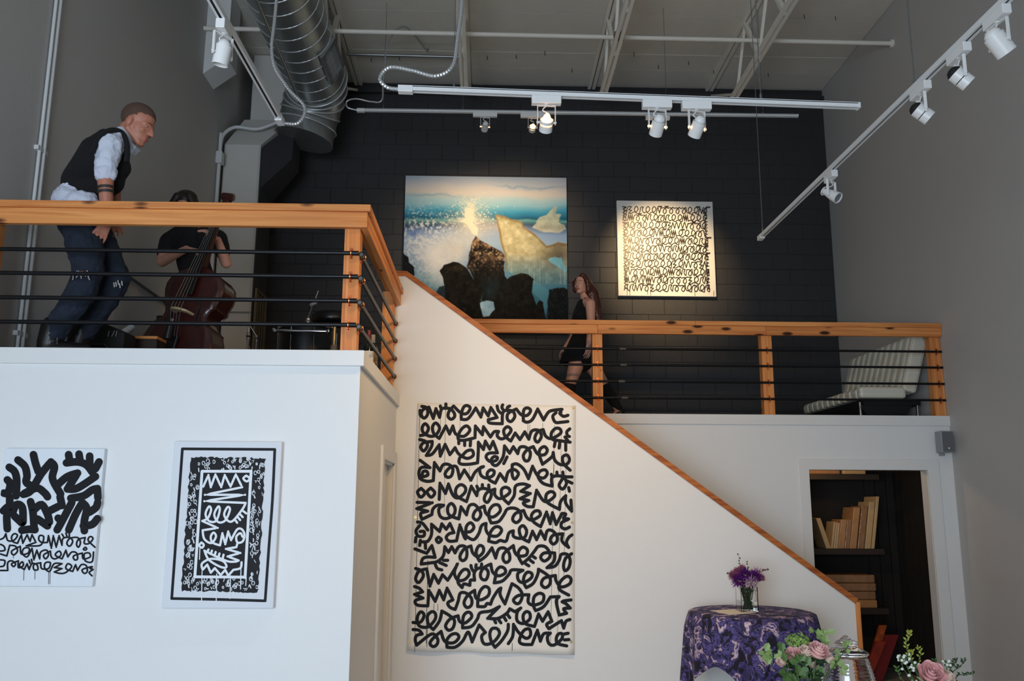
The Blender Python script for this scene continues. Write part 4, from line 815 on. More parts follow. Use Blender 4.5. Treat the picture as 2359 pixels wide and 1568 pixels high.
# dark rocks
B_ = pmask([(735, 980), (750, 850), (780, 740), (810, 680), (850, 720), (960, 780), (1060, 830), (1085, 870), (1075, 950), (1085, 1050), (1110, 1085), (1160, 1050), (1240, 1025), (1300, 1035), (1355, 1080), (1335, 1190), (1380, 1320), (1410, 1275), (1440, 1290), (1470, 1440), (1470, 1640), (870, 1640), (880, 1220), (800, 1090), (760, 1000)], 4, 10)
lo = np.clip((V-760)/330, 0, 1); over(B_, (0, 0, 0)); C += B_[..., None]*(np.array([96, 74, 56])*(1-lo)[..., None]+np.array([14, 13, 12])*lo[..., None])*(1+(n3*2.4+n4*1.2)[..., None])
over(B_*np.clip((n4-.16)*6, 0, 1)*np.clip(1-(V-720)/380, 0, 1), (206, 186, 150)); over(B_*blob(950, 1180, 90, 120)*.4, (40, 78, 92))
A_ = pmask([(480, 1015), (520, 960), (600, 925), (660, 935), (740, 990), (790, 1080), (860, 1150), (880, 1220), (870, 1290), (910, 1400), (900, 1640), (530, 1640), (528, 1150), (515, 1080)], 4, 10); over(A_, (16, 14, 11), 40, n3); over(A_*blob(640, 980, 80, 40)*.5, (70, 58, 34))
over(pmask([(440, 1230), (480, 1160), (530, 1150), (540, 1640), (300, 1640), (380, 1300)], 6), (34, 50, 62), 40, n3)
over(pmask([(865, 1305), (920, 1280), (985, 1292), (1000, 1360), (950, 1430), (890, 1435)], 4), (134, 170, 196), 60, n3+n2)
over(pmask([(1490, 1270), (1502, 1180), (1560, 1162), (1640, 1155), (1690, 1180), (1690, 1640), (1475, 1640)], 4, 10), (15, 20, 24), 30, n3)
over(pmask([(1340, 1200), (1440, 1290), (1465, 1440), (1480, 1330), (1500, 1180), (1350, 1090)], 5)*.5, (92, 150, 170))
over(pmask([(100, 780), (150, 870), (188, 892), (192, 940), (240, 980), (246, 1060), (230, 1640), (100, 1640)], 4, 10), (18, 22, 28))
over(np.clip((V-1440)/70, 0, 1)*.95, (14, 17, 20), 20, n3)
sw = np.clip((vnoise(NX, NY, 165, 165, 91)-.93)*14, 0, 1)*np.clip((V-420)/300, 0, 1); over(sw*.45, (214, 220, 222))
C = np.clip(C, 0, 255)/255.0; CL = np.where(C <= .04045, C/12.92, ((C+.055)/1.055)**2.4)
sea = thing('sea_painting', (-.05, YB-.03, 3.78), 'large painting of waves breaking over dark rocks on the charcoal wall', 'painting')
ox0, ox1, oz0, oz1 = -1.085, .986, 3.78, 5.848
MB().box(ox0, YB-.045, oz0, ox1, YB-.003, oz1).build('stretched_canvas', mat('canvas_edge', rgb(150, 150, 146), .8), sea)
gx = np.linspace(ox0, ox1, NX); gz = np.linspace(oz1, oz0, NY); GX, GZ = np.meshgrid(gx, gz)
me = bpy.data.meshes.new('picture'); o0 = world_loc(sea)
vt = np.stack([GX-o0.x, np.full(GX.shape, YB-.047)-o0.y, GZ-o0.z], -1).reshape(-1, 3)
idx = np.arange(NX*NY).reshape(NY, NX); qf = np.stack([idx[:-1, :-1], idx[1:, :-1], idx[1:, 1:], idx[:-1, 1:]], -1).reshape(-1, 4)
me.vertices.add(len(vt)); me.vertices.foreach_set('co', vt.ravel()); me.loops.add(qf.size); me.loops.foreach_set('vertex_index', qf.ravel().astype(np.int32))
me.polygons.add(len(qf)); me.polygons.foreach_set('loop_start', np.arange(0, qf.size, 4, dtype=np.int32)); me.polygons.foreach_set('loop_total', np.full(len(qf), 4, np.int32)); me.update(calc_edges=True)
ca = me.color_attributes.new('picture', 'FLOAT_COLOR', 'POINT'); ca.data.foreach_set('color', np.concatenate([CL.reshape(-1, 3), np.ones((NX*NY, 1))], 1).ravel())
pm = mat('sea_picture', (1, 1, 1, 1), .75, spec=.15); nd = pm.node_tree.nodes.new('ShaderNodeVertexColor'); nd.layer_name = 'picture'; pm.node_tree.links.new(nd.outputs['Color'], pm.node_tree.nodes['Principled BSDF'].inputs['Base Color'])
me.materials.append(pm); po = bpy.data.objects.new('picture', me); COL.objects.link(po); po.parent = sea
# ---------------------------------------------------------------- people
skin = mat('skin', rgb(184, 120, 96), .5, var=.06, vscale=30); skinp = mat('pale_skin', rgb(206, 152, 130), .5, var=.05, vscale=30)
hairb = mat('dark_brown_hair', rgb(38, 24, 18), .45, var=.4, vscale=60, stretch=(6, 6, 1)); hairr = mat('auburn_hair', rgb(74, 34, 22), .4, var=.4, vscale=60, stretch=(6, 6, 1)); hairs = mat('cropped_hair', rgb(84, 62, 50), .8, var=.3, vscale=90)
shirtm = mat('pale_blue_cotton', rgb(206, 212, 228), .85); vestm = mat('black_wool', rgb(13, 13, 15), .95); jeanm = mat('blue_denim', rgb(25, 34, 49), .9, var=.35, vscale=14); bootm = mat('black_leather', rgb(14, 13, 13), .45)
dressm = mat('black_jersey', rgb(9, 9, 10), .95); teem = mat('black_tee', rgb(22, 22, 26), .95)
eyew = mat('eye_white', rgb(178, 172, 165), .6); iris = mat('iris', rgb(46, 40, 36), .2); lipm = mat('lips', rgb(178, 104, 88), .5)
class Body(MB):
    """closed round-cone pieces that are fused into one skin"""
    def cone(s, p, q, r1, r2, n=16):
        p, q = Vector(p), Vector(q); d = q-p; L = d.length
        pr = [(r1*math.cos(a), -r1*math.sin(a)) for a in (PI/2*.999, PI*.36, PI*.2, PI*.08)]+[(r1, 0), (r2, L)]+[(r2*math.cos(a), L+r2*math.sin(a)) for a in (PI*.08, PI*.2, PI*.36, PI/2*.999)]
        return s.lathe(pr, p, d if L > 1e-6 else (0, 0, 1), n)
    def chain(s, pts, rr):
        for i in range(len(pts)-1): s.cone(pts[i], pts[i+1], rr[i], rr[i+1])
        return s
    def ell(s, Fm, c, r, nu=18, nv=12):
        m = MB().ball((0, 0, 0), 1, 1, 1, nu, nv)
        return s.add([Fm @ Vector((c[0]+v[0]*r[0], c[1]+v[1]*r[1], c[2]+v[2]*r[2])) for v in m.v], m.f)
    def fuse(s, name, m, parent, voxel=.007, smooth=6, folds=0, fsize=.08):
        o = s.build(name, m, parent, smooth=True)
        r = o.modifiers.new('fuse', 'REMESH'); r.mode = 'VOXEL'; r.voxel_size = voxel; r.use_smooth_shade = True
        if smooth: q = o.modifiers.new('soften', 'SMOOTH'); q.iterations = smooth; q.factor = .5
        if folds:
            tx = bpy.data.textures.get('folds%g' % fsize) or bpy.data.textures.new('folds%g' % fsize, 'CLOUDS'); tx.noise_scale = fsize
            dm = o.modifiers.new('folds', 'DISPLACE'); dm.texture = tx; dm.strength = folds; dm.mid_level = .5; dm.texture_coords = 'LOCAL'
        return o
def frame(c, f, u=(0, 0, 1)):
    f = Vector(f).normalized(); s = Vector(u).cross(f).normalized(); u2 = f.cross(s)
    return Matrix(((f.x, s.x, u2.x, c[0]), (f.y, s.y, u2.y, c[1]), (f.z, s.z, u2.z, c[2]), (0, 0, 0, 1)))
def head_mesh(b, Fm, k=1.0, male=True):
    """x forward, y to the side, z up; k scales"""
    E_ = lambda c, r: b.ell(Fm, [x*k for x in c], [x*k for x in r])
    E_((-.012, 0, .04), (.1, .077, .088)); E_((.02, 0, -.02), (.078, .066, .08)); E_((.035, 0, -.055), (.055, .05, .06))
    for sd in (-1, 1):
        b.cone(Fm @ Vector((-.01*k, sd*.052*k, -.055*k)), Fm @ Vector((.062*k, sd*.014*k, -.102*k)), .022*k, .02*k)
        b.cone(Fm @ Vector((.083*k, sd*.012*k, .016*k)), Fm @ Vector((.066*k, sd*.046*k, .014*k)), .012*k, .011*k)
        E_((.062, sd*.04, -.03), (.022, .02, .018)); E_((-.01, sd*.078, -.012), (.02, .013, .033))
    E_((.07, 0, -.103), (.02, .022, .018))
    b.cone(Fm @ Vector((.088*k, 0, .006*k)), Fm @ Vector((.112*k, 0, -.034*k)), .009*k, .0125*k); E_((.1, .011, -.036), (.011, .008, .008)); E_((.1, -.011, -.036), (.011, .008, .008))
    E_((.084, 0, -.066), (.014, .024, .0085)); E_((.08, 0, -.078), (.014, .02, .008))
def face_parts(Fm, t, k=1.0, lips=True, brow=None):
    for sd in (-1, 1):
        e = Body(); e.ell(Fm, (.071*k, sd*.031*k, -.003*k), (.0125*k, .0125*k, .008*k), 12, 8); eo = e.build('eye', eyew, t, smooth=True)
        e = Body(); e.ell(Fm, (.0805*k, sd*.031*k, -.003*k), (.0045*k, .0062*k, .0065*k), 10, 6); e.build('iris', iris, eo, smooth=True)
        if brow: MB().tube([Fm @ Vector((.091*k, sd*.013*k, .019*k)), Fm @ Vector((.083*k, sd*.03*k, .023*k)), Fm @ Vector((.066*k, sd*.048*k, .018*k))], [.003*k, .004*k, .002*k], 6).build('eyebrow', brow, t, smooth=True)
    if lips:
        e = Body(); e.ell(Fm, (.091*k, 0, -.067*k), (.009*k, .022*k, .006*k), 12, 8); e.ell(Fm, (.089*k, 0, -.076*k), (.009*k, .019*k, .006*k), 12, 8); e.build('lips', lipm, t, smooth=True)
def hand(b, wrist, d, nrm, curl=.5, k=1.0, thumb=1, spread=.1):
    """palm, four jointed fingers of unequal length and a thumb from the side of the palm"""
    wrist = Vector(wrist); d = Vector(d).normalized(); n = Vector(nrm); n = (n-d*n.dot(d)).normalized(); s = d.cross(n)
    pc = wrist+d*.045*k
    for o_ in (-.026, -.009, .009, .026): b.cone(wrist+s*o_*.75*k+d*.01*k, wrist+d*.082*k+s*o_*k*1.12, .0155*k, .0135*k, 10)
    for i, (o_, L) in enumerate(((-.033, .062), (-.011, .08), (.011, .086), (.032, .075))):
        p = wrist+d*.086*k+s*o_*k*1.12; a = 0; dd = (d+s*(o_*spread*30)).normalized()
        rr = .0092*k
        for j, fr_ in enumerate((.45, .32, .26)):
            a += curl*(.55 if j == 0 else .75); v = (dd*math.cos(a)+n*math.sin(a)); q = p+v*L*fr_*k; b.cone(p, q, rr, rr*.92, 10); p = q; rr *= .92
    p = wrist+d*.02*k+s*thumb*.03*k; v = (d*.6+s*thumb*.75+n*.35).normalized(); q = p+v*.042*k; b.cone(p, q, .014*k, .0115*k, 10)
    v2 = (d*.85+s*thumb*.2+n*.5).normalized(); r_ = q+v2*.03*k; b.cone(q, r_, .011*k, .0095*k, 10); b.cone(r_, r_+(v2+n*.2).normalized()*.024*k, .0095*k, .008*k, 10)
def partial(Fm, c, r, keep, nu=64, nv=44):
    """part of an ellipsoid shell, for hair"""
    m = MB().ball((0, 0, 0), 1, 1, 1, nu, nv); L_ = [Vector((c[0]+v[0]*r[0], c[1]+v[1]*r[1], c[2]+v[2]*r[2])) for v in m.v]
    return MB().add([Fm @ p for p in L_], [f for f in m.f if keep(sum((L_[i] for i in f), Vector())/len(f))])

# -- man in a waistcoat striding along the loft
mY = 5.33
M_ = lambda x, y, Y=mY: aty(x, y, Y)
man = thing('person', (M_(190, 700).x, mY, ZL), 'man in a black waistcoat, white shirt and ripped jeans striding on the loft', 'person')
b = Body(); hc = M_(317, 287); Fm = frame(hc, (.93, -.05, -.34)); K = 1.09
head_mesh(b, Fm, K)
b.cone(Fm @ Vector((-.035, 0, -.045)), M_(283, 318), .062, .066)
b.chain([M_(172, 485), M_(203, 420), M_(236, 368), M_(266, 332)], [.115, .105, .12, .085])
for dy in (-.14, .13): b.cone(M_(255, 332, mY+dy), M_(240, 345, mY+dy*.6), .055, .08)
nS, nE, nW = M_(250, 332, 5.155), M_(243, 420, 5.15), M_(247, 512, 5.17)
b.chain([nS, nE, nW], [.055, .048, .03]); hand(b, nW+Vector((0, 0, .012)), M_(222, 560, 5.19)-nW, (-.4, .6, .3), .5, 1.0, thumb=-1)
fS, fE, fW = M_(258, 338, 5.5), M_(262, 425, 5.53), M_(268, 500, 5.48)
b.chain([fS, fE, fW], [.055, .045, .03]); hand(b, fW, (.1, -.1, -1), (.3, -.8, 0), .5)
nH, nK, nA = M_(185, 500, 5.25), M_(203, 633, 5.2), M_(124, 766, 5.24)
fH, fK, fA = M_(205, 505, 5.42), M_(266, 645, 5.46), M_(188, 772, 5.5)
b.chain([nH, nK, nA], [.08, .055, .04]); b.chain([fH, fK, fA], [.08, .055, .04])
b.cone(nA, (nA.x-.02, nA.y, ZL+.09), .04, .04); b.cone((nA.x-.03, nA.y, ZL+.06), (nA.x+.17, nA.y, ZL+.045), .035, .03); b.cone(fA, (fA.x-.02, fA.y, ZL+.09), .04, .04); b.cone((fA.x-.03, fA.y, ZL+.06), (fA.x+.17, fA.y, ZL+.045), .035, .03)
b.fuse('body', skin, man, .006)
face_parts(Fm, man, K, lips=True, brow=hairs)
keep = lambda p: (p.z > .035*K+max(0, -p.x)*-.95 or p.x < -.05*K and p.z > -.05*K) and not (p.x > .02*K and p.z < .075*K-(.1*K-p.x)*.25 and p.z < .068*K) and not (abs(p.y) > .05*K and -.03 < p.x < .02 and p.z < .02)
partial(Fm, (-.013*K, 0, .041*K), (.102*K, .079*K, .091*K), keep).build('hair', hairs, man, smooth=True)
# shirt, waistcoat, jeans, boots
b = Body(); b.chain([M_(170, 474), M_(195, 430), M_(232, 370), M_(268, 328)], [.128, .126, .138, .095]); b.cone(M_(160, 464, 5.26), M_(156, 458, 5.4), .1, .09); b.cone(M_(200, 468, 5.22), M_(178, 468, 5.22), .075, .08)
for dy in (-.13, .13): b.cone(M_(262, 326, mY+dy), M_(238, 352, mY+dy*.7), .07, .1)
nS2 = M_(252, 336, 5.165); b.chain([nS2, M_(245, 372, 5.155), M_(242, 398, 5.15)], [.079, .068, .06]); b.cone(M_(243, 392, 5.15), M_(243, 402, 5.15), .066, .064)
b.chain([fS, M_(262, 425, 5.53)], [.075, .06])
b.fuse('shirt', shirtm, man, .008, 4, .03, .045)
cg = Body(); nb = Fm @ Vector((-.03, 0, -.085)); ax = (nb-M_(270, 330)).normalized()
cg.lathe([(.066, -.03), (.074, .0), (.07, .03), (.063, .03), (.06, -.03)], nb-ax*.02, ax, 24, caps=False); cg.build('collar', shirtm, man, smooth=True)
MB().add([Fm @ Vector(q) for q in ((.03, -.05, -.13), (.075, -.03, -.15), (.06, -.02, -.2), (.025, -.04, -.17), (.03, .05, -.13), (.075, .03, -.15), (.06, .02, -.2), (.025, .04, -.17))], MB.BF).build('collar_point', shirtm, man)
b = Body(); b.chain([M_(197, 424), M_(214, 398), M_(240, 362), M_(262, 340)], [.147, .147, .148, .1]); b.cone(M_(205, 432, 5.3), M_(250, 415, 5.3), .115, .1); b.cone(M_(228, 448, 5.3), M_(213, 430), .055, .1); b.cone(M_(272, 385, 5.33), M_(262, 405, 5.3), .08, .07); b.cone(M_(168, 425), M_(185, 415), .05, .09); b.chain([M_(205, 385, 5.24), M_(220, 348, 5.22), M_(243, 318, 5.24)], [.11, .095, .06])
b.fuse('waistcoat', vestm, man, .008, 5)
MB().tube(smoothpath([M_(212, 352, 5.1), M_(226, 322, 5.1), M_(252, 301, 5.12), M_(280, 305, 5.19), M_(293, 335, 5.19), M_(292, 372, 5.17)]), .017, 8).build('shoulder_strap', vestm, man, smooth=True)
b = Body(); b.chain([M_(172, 488), M_(190, 520, 5.33)], [.13, .135]); b.chain([nH, M_(196, 570, 5.21), nK+Vector((0, 0, .03)), M_(184, 680, 5.2), M_(146, 735, 5.23), nA], [.115, .105, .088, .086, .076, .074]); b.chain([fH, M_(243, 590, 5.45), fK, M_(240, 690, 5.47), fA], [.11, .098, .092, .085, .07])
b.fuse('jeans', jeanm, man, .008, 4, .024, .05)
frm = mat('frayed_threads', rgb(190, 190, 188), .9)
q = nK+Vector((.0, -.085, -.015)); Body().ell(frame(q, (0, -1, 0)), (0, 0, 0), (.012, .032, .016)).build('knee_skin', skin, man, smooth=True)
for i in range(9):
    a = q+Vector((-.045+.012*i+random.uniform(-.01, .01), -.004, random.uniform(-.03, .02))); MB().tube([a, a+Vector((random.uniform(-.012, .02), -.006, -random.uniform(.015, .04)))], .0035, 5).build('fray', frm, man)
for i in range(5):
    a = fK+Vector((.03+.012*i, -.088, -.03+random.uniform(-.015, .015))); MB().tube([a, a+Vector((.008, -.004, -.03))], .004, 5).build('fray', frm, man)
for A_, yy in ((nA, 5.24), (fA, 5.5)):
    b = Body(); b.cone(A_+Vector((.0, 0, .03)), (A_.x-.025, A_.y, ZL+.1), .078, .066); b.cone((A_.x-.03, A_.y, ZL+.065), (A_.x+.19, A_.y, ZL+.05), .062, .047); b.cone((A_.x+.1, A_.y, ZL+.05), (A_.x+.2, A_.y, ZL+.045), .05, .043)
    bo = b.fuse('boot', bootm, man, .008, 4)
bk = M_(123, 786, 5.16); MB().tube([bk+Vector((-.02, 0, -.022)), bk+Vector((.022, 0, -.016)), bk+Vector((.02, 0, .022)), bk+Vector((-.022, 0, .016))], .003, 6, closed=True).build('buckle', chrome, man)
for yy in (433, 443):
    c_a, c_b = M_(243.5, yy-3.2, 5.151), M_(243.8, yy+3.2, 5.152); MB().lathe([(.0487, 0), (.048, (c_b-c_a).length)], c_a, c_b-c_a, 24, caps=False).build('tattoo_band', mat('tattoo_ink', rgb(46, 44, 42), .6), man, smooth=True)

# -- bass player
bY = 7.0
P_ = lambda x, y, Y=bY: aty(x, y, Y)
bp_ = thing('person', (P_(440, 700).x, bY+.05, ZL), 'person with a dark bob and black t-shirt playing the double bass', 'person')
b = Body(); hc = P_(428, 478); Fm = frame(hc, (.02, -.9, -.42)); head_mesh(b, Fm, 1.0)
b.cone(Fm @ Vector((-.04, 0, -.05)), P_(436, 530, bY+.05), .055, .06)
hipc = Vector((P_(450, 690).x, bY+.08, ZL+.92))
b.chain([P_(438, 545, bY+.06), P_(444, 600, bY+.07), hipc], [.1, .11, .12])
lS, lE, lW = P_(390, 556, bY), P_(373, 603, bY-.12), P_(430, 573, bY-.3)
b.chain([P_(420, 545, bY+.04), lS, lE, lW], [.08, .058, .043, .028]); hand(b, lW, P_(452, 574, bY-.36)-lW, (.25, -.1, -.9), .55, 1.0, thumb=1)
rS, rE, rW = P_(502, 550, bY), P_(521, 606, bY-.1), P_(502, 552, bY-.25)
b.chain([P_(470, 545, bY+.04), rS, rE, rW], [.08, .058, .043, .028]); hand(b, rW, P_(474, 530, bY-.3)-rW, (-.5, .3, -.75), .45, 1.0, thumb=-1)
for sx in (-.1, .1): b.chain([hipc+Vector((sx, 0, -.02)), Vector((hipc.x+sx*1.2, bY+.06, ZL+.48)), Vector((hipc.x+sx*1.4, bY+.08, ZL+.09)), Vector((hipc.x+sx*1.6, bY-.1, ZL+.05))], [.09, .06, .042, .035])
b.fuse('body', skinp, bp_, .006); face_parts(Fm, bp_, 1.0)
b = Body(); b.ell(Fm, (-.03, 0, .03), (.105, .098, .105)); b.ell(Fm, (-.022, 0, .072), (.104, .092, .075))
for sd in (-1, 1): b.chain([Fm @ Vector((.045, sd*.05, .1)), Fm @ Vector((.055, sd*.088, .03)), Fm @ Vector((.035, sd*.098, -.06)), Fm @ Vector((.02, sd*.085, -.12))], [.03, .034, .036, .026])
b.cone(Fm @ Vector((-.06, 0, 0)), Fm @ Vector((-.05, 0, -.12)), .085, .07)
b.fuse('hair', hairb, bp_, .007, 4)
b = Body(); b.chain([P_(438, 552, bY+.06), P_(444, 600, bY+.07), hipc+Vector((0, 0, .02))], [.13, .13, .135])
b.chain([P_(415, 548, bY+.03), lS, P_(380, 582, bY-.06)], [.105, .078, .064]); b.chain([P_(475, 548, bY+.03), rS, P_(513, 580, bY-.05)], [.105, .078, .064])
b.fuse('t_shirt', teem, bp_, .008, 4, .008, .06)
b = Body()
for sx in (-.1, .1): b.chain([hipc+Vector((sx*.7, 0, 0)), Vector((hipc.x+sx*1.2, bY+.06, ZL+.48)), Vector((hipc.x+sx*1.4, bY+.08, ZL+.1))], [.125, .085, .07])
b.fuse('trousers', blackm, bp_, .009, 4)
for sx in (-.1, .1): Body().cone((hipc.x+sx*1.4, bY+.1, ZL+.045), (hipc.x+sx*1.6, bY-.12, ZL+.042), .045, .04).build('shoe', bootm, bp_, smooth=True)

# -- woman walking along the gallery
wY = 9.25
G_ = lambda x, y, Y=wY: aty(x, y, Y)
wo = thing('person', (G_(1345, 800).x, wY, ZL), 'woman with long auburn hair in a black dress walking along the gallery', 'person')
b = Body(); hc = G_(1341, 656); Fm = frame(hc, (-.58, -.81, .08)); K = .96; head_mesh(b, Fm, K)
b.cone(Fm @ Vector((-.035, 0, -.06)), G_(1350, 694), .05, .052)
b.chain([G_(1350, 700), G_(1345, 730), G_(1342, 765), G_(1341, 810)], [.085, .09, .085, .12])
nS, nE, nW = G_(1360, 700, 9.1), G_(1362, 752, 9.08), G_(1356, 792, 9.05)
b.chain([G_(1352, 698, 9.2), nS, nE, nW], [.06, .056, .042, .029]); hand(b, nW, (-.08, -.02, -1), (-.6, .6, 0), .5, 1.0, thumb=1)
fS, fE, fW = G_(1343, 702, 9.4), G_(1325, 768, 9.46), G_(1303, 800, 9.42)
b.chain([G_(1350, 698, 9.3), fS, fE, fW], [.06, .05, .04, .028]); hand(b, fW, (-.55, -.1, -.8), (.6, -.3, -.4), .45, 1.0, thumb=1)
h1, k1, a1 = G_(1333, 822, 9.2), G_(1314, 884, 9.18), Vector((G_(1306, 950, 9.18).x, 9.18, ZL+.08))
h2, k2, a2 = G_(1350, 822, 9.34), G_(1392, 886, 9.36), Vector((G_(1425, 945, 9.36).x, 9.36, ZL+.16))
b.chain([h1, k1, a1], [.1, .058, .04]); b.chain([h2, k2, a2], [.1, .058, .04]); b.cone((a1.x, a1.y, ZL+.06), (a1.x-.17, a1.y, ZL+.04), .036, .026); b.cone(a2, (a2.x-.1, a2.y, ZL+.04), .036, .026)
b.fuse('body', skinp, wo, .006); face_parts(Fm, wo, K, brow=hairr)
b = Body(); b.ell(Fm, (-.035, 0, .03), (.098, .088, .098)); b.chain([Fm @ Vector((.05, .03, .088)), Fm @ Vector((.03, -.075, .04)), Fm @ Vector((-.01, -.09, -.05))], [.03, .03, .028]); b.chain([Fm @ Vector((.045, .05, .08)), Fm @ Vector((.03, .082, .02)), Fm @ Vector((0, .085, -.08))], [.028, .028, .026])
b.chain([Fm @ Vector((-.06, 0, 0)), G_(1364, 680, 9.27), G_(1371, 710, 9.27), G_(1378, 738, 9.26), G_(1377, 752, 9.26)], [.09, .085, .07, .05, .025])
b.fuse('hair', hairr, wo, .008, 4, .012, .03)
b = Body(); b.chain([G_(1348, 706), G_(1343, 725), G_(1341, 765), G_(1339, 808), G_(1337, 826)], [.1, .112, .1, .142, .15]); b.cone(G_(1334, 728, 9.2), G_(1332, 733, 9.3), .07, .07)
b.fuse('dress', dressm, wo, .008, 4)
vv = []; ff = []; nk = 40
rings_ = [(1341, 770, .105, .1), (1340, 795, .155, .15), (1336, 815, .19, .19), (1333, 837, .205, .205), (1333, 837, .195, .195), (1336, 812, .18, .18)]
for x_, y_, ra_2, rb_2 in rings_:
    c_ = G_(x_, y_)
    for k in range(nk): a = 2*PI*k/nk; w_ = 1+.035*math.sin(a*7); vv.append((c_.x+ra_2*w_*math.cos(a), c_.y+.02+rb_2*w_*math.sin(a), c_.z))
for j in range(len(rings_)-1):
    for k in range(nk): ff.append((j*nk+k, j*nk+(k+1) % nk, (j+1)*nk+(k+1) % nk, (j+1)*nk+k))
MB().add(vv, ff).build('skirt', dressm, wo, smooth=True)
for p, q in (((1349, 688, 9.19), (1340, 712, 9.15)), ((1349, 688, 9.31), (1337, 712, 9.33))): MB().tube([G_(*p), G_(*q)], .02, 8).build('shoulder_strap', dressm, wo, smooth=True)
sockm = mat('black_stocking', rgb(12, 12, 14), .9)
for k_, a_ in ((k1, a1), (k2, a2)):
    p0 = k_.lerp(a_, .06); b = Body(); b.chain([p0, k_.lerp(a_, .35), a_+Vector((0, 0, .02))], [.062, .066, .045]); b.fuse('stocking', sockm, wo, .008, 3)
Body().cone((a1.x+.02, a1.y, ZL+.05), (a1.x-.19, a1.y, ZL+.035), .045, .032).build('shoe', bootm, wo, smooth=True); Body().cone(a2+Vector((.02, 0, -.02)), (a2.x-.12, a2.y, ZL+.035), .045, .032).build('shoe', bootm, wo, smooth=True)
# ---------------------------------------------------------------- double bass
bassm = mat('dark_red_varnish', rgb(54, 15, 11), .36, var=.3, vscale=5, coat=.3, stretch=(6, 6, 1)); ebony = mat('ebony', rgb(20, 18, 18), .35); maple = mat('pale_maple', rgb(198, 174, 132), .5)
BB = aty(430, 725, 6.52)                       # bridge foot
Uv = Vector((.205, .10, .97)).normalized(); Nv = Vector((-.24, -1, .05)); Nv = (Nv-Uv*Nv.dot(Uv)).normalized(); Av = Uv.cross(Nv).normalized()
if Av.x < 0: Av = -Av
TB = .40                                        # bridge lies this far below the top of the body
def bl3(a, t, n): return BB+Av*a+Uv*(TB-t)+Nv*n
ba = thing('double_bass', Vector((BB.x-.08, BB.y, ZL)), 'dark red double bass leaning against the player on the loft', 'double bass')
prof = [(0, .045), (.025, .09), (.06, .165), (.11, .225), (.17, .247), (.23, .242), (.29, .222), (.325, .226), (.335, .215), (.36, .19), (.4, .178), (.44, .186), (.475, .222), (.485, .245), (.51, .25), (.56, .275), (.63, .297), (.7, .302), (.77, .288), (.83, .25), (.88, .19), (.91, .1), (.92, .03)]
outl = [(w, t) for t, w in prof]+[(-w, t) for t, w in reversed(prof)]
th_ = .17; nO = len(outl); vv = []; ff = []
rings = [(-th_, .985), (-th_*.5, .995), (-.012, .99)]
for dpt, sc_ in ((-th_, .97), (-th_, 1.0), (0, 1.0), (0, .97)):
    vv += [bl3(w*sc_, .46+(t-.46)*sc_, dpt) for w, t in outl]
for k in range(3):
    for i in range(nO): ff.append((k*nO+i, k*nO+(i+1) % nO, (k+1)*nO+(i+1) % nO, (k+1)*nO+i))
MB().add(vv, ff[nO:2*nO]).build('ribs', bassm, ba, smooth='auto')
# arched front and back as fans of strips
def plate(n0, arch, name):
    vv = []; ff = []; cols = 9
    for t, w in prof:
        for c in range(cols):
            u = -1+2*c/(cols-1); vv.append(bl3(u*(w+.006), t, n0+arch*math.cos(u*PI/2)*min(1, w/.2)))
    for r in range(len(prof)-1):
        for c in range(cols-1): a = r*cols+c; ff.append((a, a+1, a+cols+1, a+cols))
    o = MB().add(vv, ff).build(name, bassm, ba, smooth=True); s_ = o.modifiers.new('thickness', 'SOLIDIFY'); s_.thickness = .008; s_.offset = 0
    return o
plate(.004, .03, 'front_plate'); plate(-th_-.004, -.02, 'back_plate')
MB().add([bl3(a, t, n) for a, t, n in ((-.024, -.36, .0), (.024, -.36, .0), (.03, .04, -.02), (-.03, .04, -.02), (-.022, -.36, .03), (.022, -.36, .03), (.03, .06, .05), (-.03, .06, .05))], MB.BF).build('neck', bassm, ba)
MB().add([bl3(a, t, n) for a, t, n in ((-.022, -.38, .03), (.022, -.38, .03), (.044, .26, .07), (-.044, .26, .07), (-.02, -.38, .042), (.02, -.38, .042), (.038, .26, .088), (-.038, .26, .088))], MB.BF).build('fingerboard', ebony, ba, bevel=.004)
pg = MB().add([bl3(a, t, n) for a, t, n in ((-.03, -.6, -.05), (.03, -.6, -.05), (.026, -.37, -.005), (-.026, -.37, -.005), (-.028, -.6, .0), (.028, -.6, .0), (.024, -.37, .032), (-.024, -.37, .032))], MB.BF).build('peg_box', bassm, ba, bevel=.006)
MB().tube([bl3(-.045, -.62, -.02), bl3(.045, -.62, -.02)], [.032, .032], 16).build('scroll', bassm, ba, smooth='auto')
for sd in (-1, 1):
    MB().tube([bl3(sd*.04, -.62, -.02), bl3(sd*.052, -.62, -.02)], .018, 12).build('scroll_eye', bassm, pg, smooth='auto')
    for tt in (-.55, -.46): MB().tube([bl3(sd*.02, tt, -.02), bl3(sd*.07, tt, -.02), bl3(sd*.085, tt, -.02)], [.007, .007, .016], 8).build('tuning_peg', ebony, pg)
# bridge: arched, cut away underneath
bpoly = [(-.085, 0), (-.06, 0), (-.05, .035), (-.02, .05), (.02, .05), (.05, .035), (.06, 0), (.085, 0), (.078, .05), (.068, .085), (.035, .108), (0, .115), (-.035, .108), (-.068, .085), (-.078, .05)]
MB().prism(bpoly, lambda u, v, w: bl3(u, TB+w, .035+v), -.008, .008).build('bridge', maple, ba, fix=True)
for k in range(4):
    x = -.042+k*.028; MB().tube([bl3(x*.45, -.38, .046), bl3(x, TB, .152), bl3(x*.7, TB+.2, .075)], .0022, 5).build('string', wireg, ba)
MB().add([bl3(a, t, n) for a, t, n in ((-.045, TB+.19, .055), (.045, TB+.19, .055), (.028, TB+.5, .03), (-.028, TB+.5, .03), (-.04, TB+.19, .078), (.04, TB+.19, .078), (.024, TB+.5, .05), (-.024, TB+.5, .05))], MB.BF).build('tailpiece', ebony, ba, bevel=.006)
